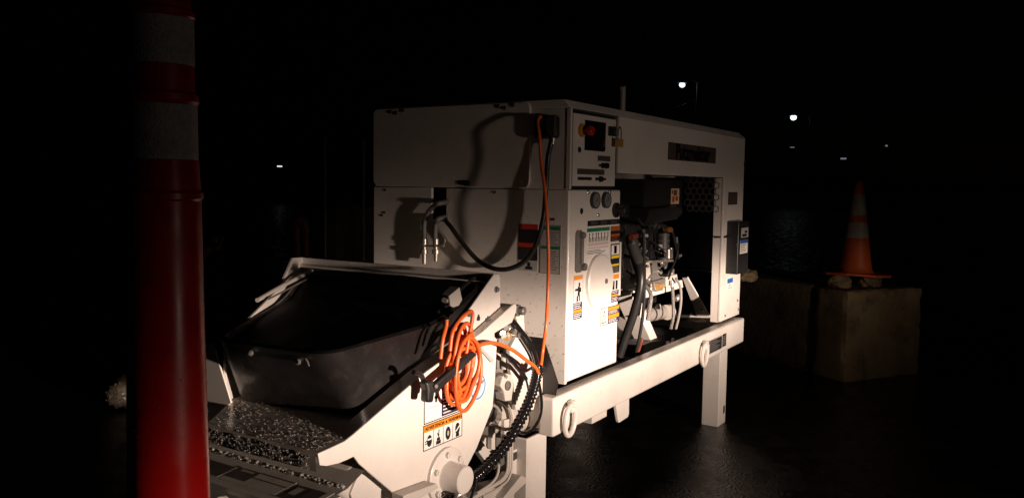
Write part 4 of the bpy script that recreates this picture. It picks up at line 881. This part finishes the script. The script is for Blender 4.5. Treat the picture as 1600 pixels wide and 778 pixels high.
for x in (7.5, 8.4):
    MB().box(x, x + .09, 7.08, 7.149, 0, 1.32, 'wall').build('pilaster', wl_o, bevel=.008)
for q, r_, lab in (((6.814,6.900,1.478), .018, 'left thin steel pipe standing behind the low wall'), ((7.126,6.600,1.483), .024, 'right thin steel pipe close beside the pump left end')):
    b = Vector(q); o = MB().lathe((b.x, b.y, 0), (0, 0, 1), [(r_, 0), (r_, 1.3), (r_ * .98, 2.05), (r_ * 1.15, 2.06), (r_ * 1.15, 2.09), (.004, 2.10)], 'pole', 14).build('steel_pipe')
    tag(o, lab, 'pipe', 'steel pipes behind the pump')

# street lamps far off
def street_lamp(lx, ly, lz, px, py, label_, group='street lamps beyond the yard', s=1.0, pm='pole'):
    t = thing('street_lamp', (px, py, 0), label_, 'street lamp', group)
    h = lz + .35
    MB().lathe((px, py, 0), (0, 0, 1), [(.20, 0), (.20, .3), (.13, .32), (.085, h - .4), (.075, h - .02), (.02, h)], pm, 16).build('lamp_pole', t)
    MB().tube([(px, py, h - .45), ((px * 2 + lx) / 3, (py * 2 + ly) / 3, h - .1), (lx, ly, lz + .12)], .04, 'pole', 8, 6).build('lamp_arm', t)
    d = Vector((lx - px, ly - py, 0)).normalized()
    hd = MB().obox((lx, ly, lz + .1), d * .75, Vector((-d.y, d.x, 0)) * .34, (0, 0, .12), 'pole').build('lamp_head', t, bevel=.03)
    MB().lathe((lx, ly, lz + .05), (0, 0, -1), [(.12 * s, 0), (.19 * s, .03 * s), (.22 * s, .12 * s), (.20 * s, .22 * s), (.12 * s, .30 * s), (.02, .33 * s)], 'lamp', 16).build('lamp_lens', hd)
    return t
street_lamp(57.78, 22.44, 9.01, 58.36, 21.48, 'bright street lamp on an arm above the pump roof')
street_lamp(75.0, 18.75, 7.85, 76.2, 17.6, 'smaller lit street lamp right of the pump in the black sky', s=1.25, pm='blackpaint')
# wires hanging from the first pole
for k, (a, b, sag) in enumerate((((58.3, 21.48, 7.95), (52.5, 27.5, 5.6), .4), ((58.3, 21.48, 7.35), (53.6, 25.6, 5.3), .3))):
    A, B = Vector(a), Vector(b); q = [A.lerp(B, i / 10) - Vector((0, 0, sag * 4 * (i / 10) * (1 - i / 10))) for i in range(11)]
    o = MB().tube(q, .022, 'pole', 6, 2).build('overhead_wire'); tag(o, ('upper' if k == 0 else 'lower') + ' overhead wire sagging from the street lamp pole behind the roof', 'wire', 'overhead wires')
def far_light(name, c, s, m, label_, n_lab='lit window'):
    t = thing(name, (c[0], c[1], 0), label_, n_lab, 'far lights of the site')
    d = Vector((c[0], c[1], 0)).normalized(); sd = Vector((-d.y, d.x, 0)); C = Vector(c)
    MB().cyl((c[0] + d.x * .12, c[1] + d.y * .12, 0), (c[0] + d.x * .12, c[1] + d.y * .12, c[2] - s[1]), .07, .05, 'matte', 10).build('mast', t)
    b = MB().obox(C + d * .12, sd * s[0] * 1.25, (0, 0, s[1] * 1.9), d * .2, 'blackpaint').build('housing', t, bevel=.02)
    MB().obox(C, sd * s[0], (0, 0, s[1]), d * .03, m).build('lens', b, bevel=.008)
far_light('flood_light', (63.78, 12.28, 3.75), (.40, .12), 'lampdim', 'faint rectangular flood light low on the right, far off', 'flood light')
far_light('flood_light', (62.0, 15.5, 4.52), (.30, .06), 'lampdim', 'very faint flood light directly below the right street lamp', 'flood light')
far_light('flood_light', (65.52, 9.7, 4.72), (.16, .12), 'lampdim', 'tiny faint flood light farthest right in the picture', 'flood light')
far_light('flood_light', (41.65, 46.75, 2.63), (.36, .10), 'lampmid', 'small white flood light shining between delineator and pump', 'flood light')
